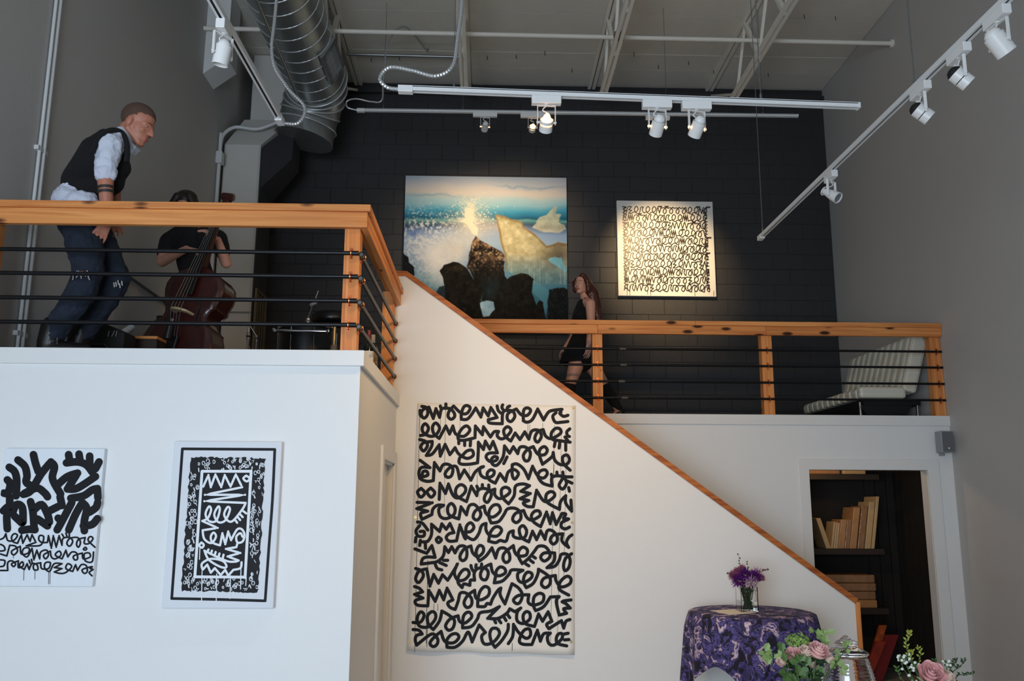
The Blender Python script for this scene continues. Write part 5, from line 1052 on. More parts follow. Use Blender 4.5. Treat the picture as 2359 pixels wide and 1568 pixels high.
for sd in (-1, 1):
    MB().tube(smoothpath([bl3(sd*.075, TB-.09, .036), bl3(sd*.098, TB-.1, .034), bl3(sd*.11, TB-.07, .034), bl3(sd*.105, TB, .034), bl3(sd*.115, TB+.07, .033), bl3(sd*.135, TB+.09, .031), bl3(sd*.15, TB+.07, .03)]), .0065, 6).build('sound_hole', blackm, ba)
MB().tube([bl3(0, .915, -.085), bl3(0, 1.02, -.085)], .012, 8).build('endpin', chrome, ba)
mic = thing('clip_microphone', bl3(0, TB+.14, .1)-Vector((0, 0, .08)), 'small black microphone clipped below the bridge of the bass', 'microphone')
MB().tube([bl3(-.005, TB+.085, .14), bl3(-.005, TB+.13, .14)], .012, 10).build('clip', chrome, mic, smooth='auto')
MB().tube([bl3(-.005, TB+.13, .14), bl3(.0, TB+.24, .13)], .03, 14).build('housing', black, mic, smooth='auto')
# ---------------------------------------------------------------- other things on the left loft
cs_ = thing('instrument_case', (-2.45, 6.1, ZL), 'black instrument case lying behind the striding man', 'case')
c0, c1 = aty(205, 745, 6.05), aty(314, 776, 6.05)
MB().prism([(c0.x-.05, ZL), (c1.x, ZL), (c1.x, c1.z), (c0.x+.05, c0.z+.02), (c0.x-.05, c0.z+.02)], lambda u, v, w: (u, w, v), 5.85, 6.05).build('shell', blackm, cs_, fix=True, bevel=.012)
for k in range(3): q = aty(250+k*9, 768, 5.848); MB().bar(q+Vector((-.003, 0, -.02)), q+Vector((.003+.01*(k % 2), 0, .02)), .003, .002).build('chalk_mark', trackw, cs_)
MB().tube([(c0.x+.12, 5.845, 2.72), (c0.x+.14, 5.83, 2.74), (c0.x+.22, 5.83, 2.74), (c0.x+.24, 5.845, 2.72)], .008, 6).build('handle', black, cs_)
wbx = thing('wooden_crate', (-2.6, 6.3, ZL), 'low dark wooden box with a pale edge beside the bass', 'box')
q0, q1 = aty(312, 774, 6.2), aty(362, 776, 6.2)
MB().box(q0.x, 6.2, ZL, q1.x, 6.36, q0.z-.02).build('body', mat('dark_box_wood', rgb(46, 30, 20), .6), wbx); MB().box(q0.x-.005, 6.19, q0.z-.02, q1.x+.005, 6.37, q0.z).build('lid', WX, wbx)
ax_ = thing('amplifier', (-2.95, 7.2, ZL), 'small black amplifier behind the bass near the left wall', 'amplifier')
q = aty(386, 742, 7.25); MB().box(q.x-.1, 7.25, ZL, q.x+.12, 7.45, q.z+.06).build('cabinet', blackm, ax_, bevel=.01); MB().tube([(q.x-.05, 7.33, q.z+.06), (q.x-.03, 7.33, q.z+.1), (q.x+.05, 7.33, q.z+.1), (q.x+.07, 7.33, q.z+.06)], .012, 6).build('handle', black, ax_)
# drum kit
DY = 7.75
dm = thing('floor_tom', (aty(695, 760, DY).x, DY+.27, ZL), 'black floor tom drum with chrome lugs behind the railing corner', 'drum')
dc = Vector((aty(695, 760, DY).x, DY+.27, 0)); dtop = aty(695, 744, DY).z
MB().lathe([(.255, ZL+.28), (.26, ZL+.3), (.26, dtop-.03), (.255, dtop-.01)], (dc.x, dc.y, 0), (0, 0, 1), 36).build('shell', black, dm, smooth='auto')
for zz in (dtop-.012, ZL+.3): MB().tube([(dc.x+.268*math.cos(a*PI/18), dc.y+.268*math.sin(a*PI/18), zz) for a in range(36)], .0085, 8, closed=True).build('hoop', chrome if zz > 3 else black, dm, smooth=True)
MB().lathe([(.0, 0), (.25, 0), (.25, .006), (0, .006)], (dc.x, dc.y, dtop-.012), n=32, caps=False).build('drum_head', mat('drum_head', rgb(30, 30, 32), .5), dm)
lz = aty(695, 764, DY).z
for k in range(8):
    a = -PI/2+(k-.5)*PI/4+.02; e = Vector((dc.x+.272*math.cos(a), dc.y+.272*math.sin(a), 0))
    MB().tube([e+Vector((0, 0, dtop)), e+Vector((0, 0, ZL+.3))], .005, 6).build('tension_rod', chrome, dm)
bx0, bx1 = aty(630, 764, DY-.02).x, aty(760, 764, DY-.02).x
lg = MB().tube([(bx0, DY-.03, lz), (bx0+.01, DY-.03, lz), (bx0+.03, DY-.03, lz), (bx0+.1, DY-.03, lz), ((bx0+bx1)/2, DY-.03, lz), (bx1-.1, DY-.03, lz), (bx1-.03, DY-.03, lz), (bx1-.01, DY-.03, lz), (bx1, DY-.03, lz)], [.03, .03, .012, .017, .011, .017, .012, .03, .03], 12).build('lug_bar', chrome, dm, smooth='auto')
for k in (-1, 0, 1):
    a = -PI/2+k*PI/4*2.0; MB().tube([(dc.x+.3*math.cos(a), dc.y+.3*math.sin(a), ZL), (dc.x+.275*math.cos(a), dc.y+.275*math.sin(a), ZL+.4)], .011, 8).build('leg', chrome, dm)
ts = thing('drum_stool', (aty(757, 720, 8.5).x, 8.75, ZL), 'round black padded drum stool behind the floor tom', 'stool')
tc_ = aty(757, 722, 8.45); cx, cz = tc_.x, tc_.z
MB().lathe([(.0, cz-.06), (.19, cz-.06), (.205, cz-.03), (.205, cz+.02), (.18, cz+.045), (.0, cz+.055)], (cx, 8.68, 0), n=32, caps=False).build('seat', black, ts, smooth=True)
MB().tube([(cx, 8.68, cz-.06), (cx, 8.68, ZL+.25)], .016, 10).build('post', chrome, ts, smooth='auto')
for k in range(3): a = k*2*PI/3+.3; MB().tube([(cx, 8.68, ZL+.35), (cx+.26*math.cos(a), 8.68+.26*math.sin(a), ZL+.01)], .011, 8).build('leg', chrome, ts)
def stand(px, py, Y, label, topz, lean=(0, 0)):
    b0 = aty(px, py, Y); t = thing('chrome_stand', (b0.x, Y, ZL), label, 'stand', 'drum hardware stands')
    MB().tube([(b0.x, Y, ZL+.12), (b0.x, Y, topz)], .011, 8).build('tube', chrome, t, smooth='auto')
    MB().tube([(b0.x, Y, topz-.05), (b0.x, Y, topz+.01)], .018, 8).build('collar', chrome, t, smooth='auto')
    MB().tube([(b0.x, Y, topz), (b0.x+lean[0], Y, topz+lean[1])], .006, 6).build('rod', chrome, t)
    MB().bar((b0.x-.012, Y-.02, topz-.02), (b0.x+.03, Y-.02, topz-.02), .01, .012).build('wing_nut', chrome, t)
    for k in range(3): a = k*2*PI/3-.5; MB().tube([(b0.x, Y, ZL+.3), (b0.x+.2*math.cos(a), Y+.2*math.sin(a), ZL+.01)], .009, 6).build('leg', chrome, t)
    return t
stand(590, 790, 7.6, 'chrome stand with a collar between the bass and the floor tom', aty(590, 775, 7.6).z, (-.06, .09))
stand(571, 790, 7.45, 'thin chrome stand nearest the right edge of the bass', aty(571, 770, 7.45).z, (.0, .06))
cst = stand(708, 740, 8.15, 'angled chrome clamp stand rising above the floor tom', aty(708, 735, 8.15).z, (.09, .28))
q = aty(722, 700, 8.15); MB().obox(q, Vector((.03, 0, .02)), Vector((0, .015, 0)), Vector((-.01, 0, .015))).build('clamp', chrome, cst, bevel=.004); MB().tube([q, q+Vector((.03, 0, .07))], .005, 6).build('tilter', chrome, cst)
cn = thing('metal_pole', (aty(769, 780, 6.6).x, 6.6, ZL), 'tall thin metal pole left of the railing post', 'lamp')  # plain brass-toned rod of unknown use, carries no bulb
q = aty(770, 770, 6.6); MB().tube([(q.x, 6.6, ZL), (q.x, 6.6, aty(770, 750, 6.6).z)], .014, 12).build('column', mat('aged_brass', rgb(150, 130, 96), .35, .8), cn, smooth='auto'); MB().lathe([(.05, ZL), (.05, ZL+.02), (.026, ZL+.06), (.026, aty(770, 795, 6.6).z)], (q.x, 6.6, 0), n=16).build('base', mat('weathered_wood', rgb(96, 84, 70), .8), cn)
def bottle(px, top, Y, label, m, lab, h=.3, cap=None):
    q = aty(px, top, Y); z0 = q.z-h; t = thing('wine_bottle', (q.x, Y, z0), label, 'bottle')
    MB().lathe([(.036, 0), (.038, .01), (.038, h*.6), (.03, h*.68), (.0145, h*.76), (.0135, h)], (q.x, Y, z0), n=20).build('glass', m, t, smooth='auto')
    MB().lathe([(.0388, h*.18), (.0388, h*.5)], (q.x, Y, z0), n=20, caps=False).build('paper_label', lab, t, smooth=True)
    MB().lathe([(.0155, h*.78), (.0155, h+.003), (0, h+.003)], (q.x, Y, z0), n=14, caps=False).build('foil', cap, t)
    return t
tb = thing('side_shelf', (-.98, 6.3, ZL), 'low dark shelf behind the side railing holding bottles', 'shelf')
bz = aty(848, 765, 6.3).z-.31
MB().box(-1.06, 6.02, bz-.03, -.88, 6.78, bz).build('top', mat('dark_shelf_wood', rgb(40, 30, 24), .6), tb)
for yy in (6.05, 6.75): MB().box(-1.05, yy-.02, ZL, -.89, yy+.02, bz-.03).build('side_panel', MATS['dark_shelf_wood'], tb)
foilr = mat('red_foil', rgb(126, 24, 26), .4); gl_d = mat('dark_bottle_glass', rgb(16, 20, 14), .12, coat=.5)
bottle(850, 762, 6.32, 'dark wine bottle with a red cap behind the side railing', gl_d, canvasw, .31, foilr)
bottle(860, 772, 6.52, 'shorter dark bottle with a pale cap beside the wine bottle', gl_d, mat('tan_label', rgb(150, 130, 100), .8), .27, mat('pale_foil', rgb(190, 176, 150), .5))
gq = aty(833, 786, 6.1); gt = thing('drinking_glass', (gq.x-.04, 6.1, bz), 'clear drinking glass beside the railing post', 'glass')
glass = mat('clear_glass', (1, 1, 1, 1), .02, trans=1, ior=1.45)
MB().lathe([(.0, 0), (.028, 0), (.034, .12), (.032, .12), (.026, .006), (.0, .006)], (gq.x-.04, 6.1, bz), n=20, caps=False).build('tumbler', glass, gt, smooth='auto')
# ---------------------------------------------------------------- white sofa on the gallery
leather = mat('white_leather', rgb(214, 212, 196), .38, bump=.08, bscale=60)
sf = thing('tufted_sofa', (3.95, 9.1, ZL), 'white channel-tufted leather sofa on the gallery behind the railing', 'sofa')
s0, n_p, pw = 8.44, 10, .148
sx0_, sx1_ = 3.68, 4.13; zt_, zb_ = aty(1932, 889, s0).z, aty(1932, 916, s0).z
MB().box(sx0_, s0, zb_, sx1_+.02, s0+.1, zt_).build('end_panel', leather, sf, bevel=.03)
for i in range(n_p):
    y0 = s0+.085+i*pw
    MB().prism([(sx0_-.0, zb_), (sx1_, zb_), (sx1_+.05, zt_), (sx0_+.04, zt_+.004), (sx0_-.01, zt_-.03)], lambda u, v, w: (u, w, v), y0+.003, y0+pw-.003).build('seat_pad', leather, sf, fix=True, bevel=.022)
bt = [(sx1_-.02, zt_-.03), (sx1_+.12, zt_-.07), (4.405, 3.30), (4.36, 3.41), (4.27, 3.40)]
for i in range(n_p+1):
    y0 = s0+.0+i*pw if i == 0 else s0+.1+(i-1)*pw; y1 = s0+.1 if i == 0 else y0+pw
    MB().prism(bt, lambda u, v, w: (u, w, v), y0+.002, y1-.002).build('back_pad', leather, sf, fix=True, bevel=.03)
MB().box(sx0_+.06, s0+.06, zb_-.06, sx1_+.18, s0+1.5, zb_-.004).build('frame', blackm, sf)
MB().add([(sx0_+.1, s0+.1, ZL+.05), (sx1_+.05, s0+.1, ZL+.05), (sx1_+.05, s0+1.5, ZL+.05), (sx0_+.1, s0+1.5, ZL+.05), (sx0_+.02, s0+.08, zb_-.06), (sx1_+.1, s0+.08, zb_-.06), (sx1_+.1, s0+1.5, zb_-.06), (sx0_+.02, s0+1.5, zb_-.06)], MB.BF).build('storage_box', blackm, sf)
for x in (sx0_+.03, sx1_+.16):
    for y in (s0+.09, s0+1.46): MB().tube([(x, y, ZL), (x, y, zb_-.03)], .014, 10).build('leg', chrome, sf, smooth='auto')
# ---------------------------------------------------------------- closet: shelving and wrapped canvases
shw = mat('dark_shelving', rgb(44, 34, 27), .7, var=.2, vscale=8)
su = thing('shelf_unit', (3.5, 9.2, 0), 'dark wooden shelf unit inside the closet doorway', 'shelf unit')
SX0, SX1, SY0, SY1 = 2.98, 4.06, 9.0, 9.4
for zz in (1.265, .68, 2.02, .12): MB().box(SX0, SY0, zz-.055, SX1, SY1, zz).build('shelf', shw, su)
MB().box(SX0-.03, SY0, 0, SX0, SY1, 2.28).build('side_panel', shw, su); MB().box(SX0+.38, SY1-.02, 0, SX0+.42, SY1, 2.28).build('upright', shw, su)
kraft = mat('kraft_wrap', rgb(176, 130, 84), .35, var=.2, vscale=9, bump=.4, bscale=25); creamp = mat('cream_wrap', rgb(196, 164, 118), .4, var=.12, vscale=9, bump=.3, bscale=20); plastic = mat('plastic_over_brown', rgb(150, 112, 80), .18, var=.2, vscale=14, bump=.6, bscale=22)
def leaner(px0, px1, ptop, pb, tilt, m, label, name='wrapped_canvas', d=.3, Y=9.04):
    a, b2 = aty(px0, pb, Y), aty(px1, pb, Y); top = aty(px0, ptop, Y).z; z0 = 1.266 if pb < 1300 else (.681 if pb < 1420 else .121)
    h = top-z0; w = b2.x-a.x; tilt = tilt if tilt < 0 else .17*h
    t = MB().add([(a.x, Y, z0), (b2.x, Y, z0), (b2.x, Y+d, z0), (a.x, Y+d, z0), (a.x+tilt, Y, top), (b2.x+tilt, Y, top), (b2.x+tilt, Y+d, top), (a.x+tilt, Y+d, top)], MB.BF).build(name, m, None, bevel=.004)
    tag(t, label, 'canvas' if name == 'wrapped_canvas' else 'book', 'wrapped pieces on the closet shelf')
leaner(1903, 1914, 1193, 1250, -.09, creamp, 'narrow orange-tan board leaning left on the closet shelf', d=.25)
for k, x in enumerate((1914, 1919.5, 1924.5)): leaner(x, x+4.5, 1201+k*1.5, 1250, .055, creamp, ('first', 'second', 'third')[k]+' thin leaning booklet right of the left-leaning board', 'booklet', .2)
leaner(1930, 1944, 1196, 1250, .045, kraft, 'short tan wrapped pack in the middle of the closet shelf', d=.25)
leaner(1945, 1956, 1196, 1250, .04, plastic, 'short shiny wrapped pack left of the taller ones', d=.25)
leaner(1957, 1972, 1168, 1250, .055, kraft, 'tall brown wrapped canvas behind the short shiny pack', d=.28)
leaner(1975, 1989, 1165, 1250, .05, plastic, 'tall shiny plastic-wrapped canvas on the closet shelf', d=.28)
leaner(1992, 2005, 1155, 1250, .055, creamp, 'tall cream wrapped canvas next to the rightmost board', d=.28)
leaner(2007, 2014, 1143, 1252, .07, creamp, 'tallest thin board at the right end of the closet shelf', d=.3)
for k in range(4):
    z0 = .681+k*.082; x0, x1 = 3.36+.012*(k % 2), 3.955+.008*((k+1) % 2)
    tag(MB().box(x0, 9.03, z0, x1, 9.36, z0+.08).build('wrapped_bundle', plastic if k else kraft, None, bevel=.012), ('bottom', 'third', 'second', 'top')[k]+' bundle of the stack of flat brown wrapped bundles in the closet', 'bundle', 'flat bundles on the lower closet shelf')
tag(MB().box(3.2, 9.03, 2.021, 3.67, 9.36, 2.1).build('wrapped_bundle', plastic, None, bevel=.01), 'long shiny wrapped bundle on the top closet shelf', 'bundle'); tag(MB().box(3.7, 9.03, 2.021, 3.94, 9.3, 2.09).build('wrapped_bundle', creamp, None, bevel=.01), 'short pale bundle at the right of the top closet shelf', 'bundle')
abst = mat('red_orange_abstract', rgb(150, 46, 24), .5, var=.9, vscale=14); abs2 = mat('navy_red_abstract', rgb(120, 26, 26), .5, var=.6, vscale=4)
for yq, px0, pt, m, lab, w_ in ((8.83, 1978, 1478, abst, 'small orange and red painting leaning on the closet floor shelf', .1), (8.93, 1990, 1440, mat('orange_fleck', rgb(170, 80, 26), .5, var=.9, vscale=22), 'tall orange flecked painting leaning behind the red one', .07), (8.88, 2002, 1462, abs2, 'dark red and navy painting leaning at the right in the closet', .13)):
    a = aty(px0, 1568, yq); top = aty(px0, pt, yq).z
    tag(MB().add([(a.x, yq, .0), (a.x+w_, yq, .0), (a.x+w_, yq+.03, .0), (a.x, yq+.03, .0), (a.x+.2, yq, top), (a.x+w_+.2, yq, top), (a.x+w_+.2, yq+.03, top), (a.x+.2, yq+.03, top)], MB.BF).build('small_painting', m, None), lab, 'painting')
lb = thing('closet_bulb', (3.3, 8.62, 2.2), 'bare warm bulb on the closet ceiling', 'lamp')
MB().tube([(3.3, 8.62, 2.3), (3.3, 8.62, 2.25)], .022, 10).build('socket', trackw, lb); MB().ball((3.3, 8.62, 2.215), .032).build('bulb', glow, lb, smooth=True)
l = bpy.data.lights.new('closet_light', 'POINT'); l.energy = 5; l.color = (1, .66, .34); l.shadow_soft_size = .04
o = bpy.data.objects.new('closet_light', l); COL.objects.link(o); o.parent = lb; o.location = (0, .0, -.04)
# ---------------------------------------------------------------- cocktail table, cloth, vase
tcx, tcy, tz, tr = 1.88, 6.36, .955, .435
tt_ = thing('round_table', (tcx, tcy, 0), 'round pedestal table hidden under the purple patterned cloth', 'table')
MB().lathe([(.0, tz-.03), (tr-.01, tz-.03), (tr-.01, tz-.004), (0, tz-.004)], (tcx, tcy, 0), n=40, caps=False).build('tabletop', white, tt_); MB().tube([(tcx, tcy, .03), (tcx, tcy, tz-.03)], .035, 14).build('pedestal', black, tt_); MB().lathe([(.28, 0), (.26, .03), (.05, .04)], (tcx, tcy, 0), n=28).build('base', black, tt_)
def floral():
    m = bpy.data.materials.new('purple_floral_cloth'); m.use_nodes = True; nt = m.node_tree; N = nt.nodes.new; L = nt.links.new; b = nt.nodes['Principled BSDF']; b.inputs['Roughness'].default_value = .85
    tc = N('ShaderNodeTexCoord'); wn = N('ShaderNodeTexNoise'); wn.inputs['Scale'].default_value = 9; L(tc.outputs['Object'], wn.inputs['Vector'])
    mx = N('ShaderNodeMix'); mx.data_type = 'VECTOR'; mx.inputs['Factor'].default_value = .14; L(tc.outputs['Object'], mx.inputs['A']); L(wn.outputs['Color'], mx.inputs['B'])
    n1 = N('ShaderNodeTexNoise'); n1.inputs['Scale'].default_value = 16; n1.inputs['Detail'].default_value = 3; n1.inputs['Distortion'].default_value = .9; L(mx.outputs['Result'], n1.inputs['Vector'])
    r = N('ShaderNodeValToRGB'); r.color_ramp.interpolation = 'CONSTANT'; e = r.color_ramp.elements; e[0].position = 0; e[0].color = rgb(20, 18, 34); e[1].position = .42; e[1].color = rgb(52, 46, 96)
    for p, c in ((.475, (86, 78, 140)), (.52, (60, 52, 104)), (.545, (24, 20, 40)), (.575, (168, 146, 172)), (.63, (200, 186, 196)), (.67, (70, 60, 120))): q = e.new(p); q.color = rgb(*c)
    L(n1.outputs['Fac'], r.inputs[0]); L(r.outputs[0], b.inputs['Base Color']); return m
vv = []; ff = []; na = 120; tops = [0, .12, .25, .36, .42, .437]; hn = 16
half = .735
def hang(th):
    th -= PI/4; return .295+.19*abs(math.cos(2*th))**1.5+.14*max(0, -math.sin(th))**8
for th in (2*PI*i/na for i in range(na)):
    # corners of the square cloth lie to the four sides of the room
    hg = hang(th+PI/4); c4 = abs(math.cos(2*th))**3
    for r in tops: vv.append((tcx+r*math.cos(th), tcy+r*math.sin(th), tz+(.0 if r < .42 else -.004 if r < .43 else -.012)))
    for j in range(1, hn+1):
        s = j/hn*hg; q = s/.5; fold = (.030*math.sin(th*7+1)+.02*math.sin(th*13+.5))*min(1, q*1.2)+c4*.05*q*math.cos(th*10)
        r = .44+.02*min(1, s/.1)+fold*.9+.05*q*.6
        vv.append((tcx+r*math.cos(th), tcy+r*math.sin(th), tz-.012-s))
row_ = len(tops)+hn
for i in range(na):
    for j in range(row_-1):
        a, b2 = i*row_+j, ((i+1) % na)*row_+j; ff.append((a, a+1, b2+1, b2))
tcl = MB().add(vv, ff).build('tablecloth', floral(), None, smooth=True, fix=True); sdm = tcl.modifiers.new('thickness', 'SOLIDIFY'); sdm.thickness = .003; sdm.offset = 1
tag(tcl, 'purple and black floral cloth draped over the round table', 'tablecloth')
pp = [atz(x, y, tz+.004) for x, y in ((1636, 1406), (1690, 1402.5), (1742, 1411), (1682, 1415.5))]
tag(MB().add([(p.x, p.y, tz+.003) for p in pp]+[(p.x, p.y, tz+.005) for p in pp], MB.BF).build('paper_sheet', mat('paper', rgb(226, 216, 200), .7), None), 'sheet of white paper lying on the purple tablecloth', 'paper')
vc = atz(1722, 1407, tz+.004); vx, vy = vc.x, vc.y; va = .061; vh = .17
vs_ = thing('glass_vase', (vx, vy, tz+.004), 'square clear glass vase of purple flowers on the tablecloth', 'vase')
vo = MB()
for s_, z0, z1 in ((va, 0, vh),): vo.box(vx-s_, vy-s_, tz+.004, vx+s_, vy+s_, tz+.012); 
for sx in (-1, 1): vo.box(vx+sx*va-sx*.005, vy-va, tz+.012, vx+sx*va, vy+va, tz+.004+vh); vo.box(vx-va+.005, vy+sx*va-sx*.005, tz+.012, vx+va-.005, vy+sx*va, tz+.004+vh)
vo.build('glass', glass, vs_); MB().box(vx-va+.006, vy-va+.006, tz+.013, vx+va-.006, vy+va-.006, tz+.075).build('water', mat('water', (.93, 1, .96, 1), .0, trans=1, ior=1.33), vs_)
stemm = mat('green_stem', rgb(58, 84, 40), .6); leafm = mat('leaf_green', rgb(74, 104, 50), .55, var=.25, vscale=40); leafl = mat('pale_leaf_green', rgb(126, 148, 84), .55, var=.2, vscale=40); leafd = mat('dark_leaf', rgb(40, 62, 34), .6)
purp = mat('purple_petal', rgb(96, 30, 118), .6, var=.25, vscale=80); lilac = mat('lilac_petal', rgb(186, 150, 184), .6, var=.15, vscale=80); mauve = mat('mauve_petal', rgb(156, 92, 124), .6, var=.2, vscale=80)
def petal_ball(c, r, npet, seed, pw_=.28, up=(0, 0, 1)):
    """a bloom of overlapping pointed petals radiating from the centre"""
    rn = random.Random(seed); mb = MB(); c = Vector(c)
    for i in range(npet):
        z = 1-1.75*(i+.5)/npet; a = i*2.39996; q = math.sqrt(max(0, 1-z*z)); d = Vector((q*math.cos(a), q*math.sin(a), z)); s = d.cross(Vector((0, 0, 1)))
        s = s.normalized() if s.length > .01 else Vector((1, 0, 0)); n = s.cross(d); w = r*pw_; rr = r*rn.uniform(.85, 1.08)
        p = [c+d*r*.15, c+d*rr*.6-s*w*.5, c+d*rr, c+d*rr*.6+s*w*.5, c+d*rr*.62+n*w*.25]
        mb.add(p, [(0, 1, 4), (1, 2, 4), (2, 3, 4), (3, 0, 4)])
    return mb
def flower(px, py, Y, r, m, label, npet=46, pw_=.3, base=None, group='flowers in the table vase', name='chrysanthemum'):
    c = aty(px, py, Y); base = base or Vector((vx+random.uniform(-.03, .03), vy+random.uniform(-.03, .03), tz+.03))
    t = thing(name, base, label, 'flower', group)
    petal_ball(c, r*1.3, int(npet*1.3), int(px), pw_).build('bloom', m, t)
    MB().tube(smoothpath([base, Vector((base.x*.6+c.x*.4, base.y*.6+c.y*.4, tz+.16)), c]), .003, 6).build('stem', stemm, t)
    return t
for px, py, dY, r, m, lab in ((1703, 1338, -.04, .052, purp, 'deep purple bloom at the lower left of the table bouquet'), (1716, 1324, -.06, .046, purp, 'deep purple bloom at the centre of the table bouquet'), (1737, 1328, -.05, .046, purp, 'deep purple bloom at the right of the table bouquet'), (1689, 1326, 0, .036, mauve, 'mauve bloom at the far left of the table bouquet'), (1699, 1318, .03, .036, mauve, 'mauve bloom at the upper left of the table bouquet'), (1710, 1312, .03, .034, mauve, 'mauve bloom at the top of the table bouquet'), (1729, 1341, -.08, .052, lilac, 'pale lilac spiky bloom hanging over the front of the vase'), (1744, 1320, .02, .045, lilac, 'pale lilac spiky bloom at the upper right of the table bouquet'), (1753, 1331, 0, .03, mauve, 'small mauve bloom at the right edge of the table bouquet')):
    flower(px, py, vy+dY, r, m, lab, 60 if m != lilac else 40, .3 if m != lilac else .16)
def sprig(pts, label, group, n=9, lw=.006, ll=.016, m=leafd, tip=None, name='leafy_sprig', cat='sprig'):
    P = smoothpath(pts, 8); t = thing(name, P[0], label, cat, group)
    MB().tube(P, [.0022*(1-.6*i/len(P)) for i in range(len(P))], 5).build('stem', stemm, t)
    mb = MB(); k0 = len(P)//4
    for i in range(n):
        p = P[k0+int((len(P)-k0-1)*i/(n-1))]; a = i*2.4; d = (Vector((math.cos(a), math.sin(a)*.6, .75))).normalized(); s = d.cross(Vector((0, 1, .2))).normalized(); u = s.cross(d)
        mb.add([p, p+d*ll*.5-s*lw, p+d*ll, p+d*ll*.5+s*lw, p+d*ll*.5+u*lw*.4], [(0, 1, 4), (1, 2, 4), (2, 3, 4), (3, 0, 4)])
    mb.build('leaves', m, t)
    if tip:
        mb = MB()
        for i in range(n):
            p = P[k0+int((len(P)-k0-1)*i/(n-1))]; a = i*2.4+1; mb.ball(p+Vector((math.cos(a)*.012, math.sin(a)*.012, .008)), .0055, nu=6, nv=4)
        mb.build('buds', tip, t)
    return t
vb = Vector((vx, vy, tz+.03))
sprig([vb, aty(1708, 1330, vy), aty(1702, 1278, vy)], 'tallest thin sprig rising above the table bouquet', 'sprigs in the table vase', 10)
sprig([vb, aty(1722, 1330, vy), aty(1722, 1295, vy)], 'second upright sprig above the table bouquet', 'sprigs in the table vase', 8)
sprig([vb, aty(1745, 1325, vy), aty(1768, 1313, vy)], 'budded sprig at the right of the table bouquet', 'sprigs in the table vase', 9, tip=mauve)
sprig([vb, aty(1690, 1328, vy), aty(1674, 1322, vy)], 'small sprig at the left of the table bouquet', 'sprigs in the table vase', 6)
mb = MB()
for i in range(14):
    a = i*2.4; MB.tube(mb, [(vx+.035*math.cos(a), vy+.035*math.sin(a), tz+.016), (vx+.045*math.cos(a+2), vy+.045*math.sin(a+2), tz+.17)], .004, 5)
mb.build('stem_bundle', leafd, vs_)['kind'] = 'stuff'

# ---------------------------------------------------------------- foreground table with roses and a glass dispenser
FY, FZ = 3.55, .86
ftb = thing('serving_table', (1.6, FY, 0), 'serving table under the roses and glass jar, just below the picture', 'table')
MB().box(.98, FY-.35, FZ-.035, 2.2, FY+.35, FZ).build('tabletop', WX, ftb, bevel=.005)
for x in (1.03, 2.15):
    for y in (FY-.3, FY+.3): MB().box(x-.03, y-.03, 0, x+.03, y+.03, FZ-.035).build('leg', WZ, ftb)
# ribbed glass jar with a domed lid
jc = aty(1950, 1500, 3.5); jx, jy = jc.x, 3.5
jar = thing('glass_jar', (jx, jy, FZ), 'ribbed clear glass jar with a knobbed lid in the foreground', 'jar')
zl = aty(1950, 1509, 3.5).z      # under the lid rim
pr = []; n = 44
for i in range(n+1):
    t_ = i/n; z = FZ+t_*(zl-FZ); r = (.112 if t_ < .3 else .112-.038*((t_-.3)/.7)**1.6)+(.0028*math.cos(t_*n*PI*.9) if .05 < t_ < .93 else 0); pr.append((r, z))
inn = [(max(.01, r-.005), z) for r, z in pr if z > FZ+.01][::-1]
MB().lathe([(0, FZ)]+pr+inn+[(0, FZ+.012)], (jx, jy, 0), n=48, caps=False).build('jar_body', glass, jar, smooth=True)
ldp = [(.0, zl), (.074, zl), (.082, zl+.006), (.08, zl+.014), (.06, zl+.024), (.04, zl+.032), (.034, zl+.038), (.046, zl+.044), (.044, zl+.05), (.024, zl+.058), (.014, zl+.068), (.006, zl+.074), (.0, zl+.075)]
MB().lathe(ldp, (jx, jy, 0), n=40, caps=False).build('lid', glass, jar, smooth=True)
MB().lathe([(0, FZ+.014), (.1, FZ+.014), (.105, FZ+.1), (0, FZ+.1)], (jx, jy, 0), n=40, caps=False).build('water', MATS['water'], jar)
MB().tube(smoothpath([(jx-.075, jy, zl-.02), (jx-.11, jy-.02, zl-.005), (jx-.1, jy-.05, zl+.02), (jx-.05, jy-.08, zl+.03)]), .002, 6).build('wire_bail', chrome, jar, smooth=True)
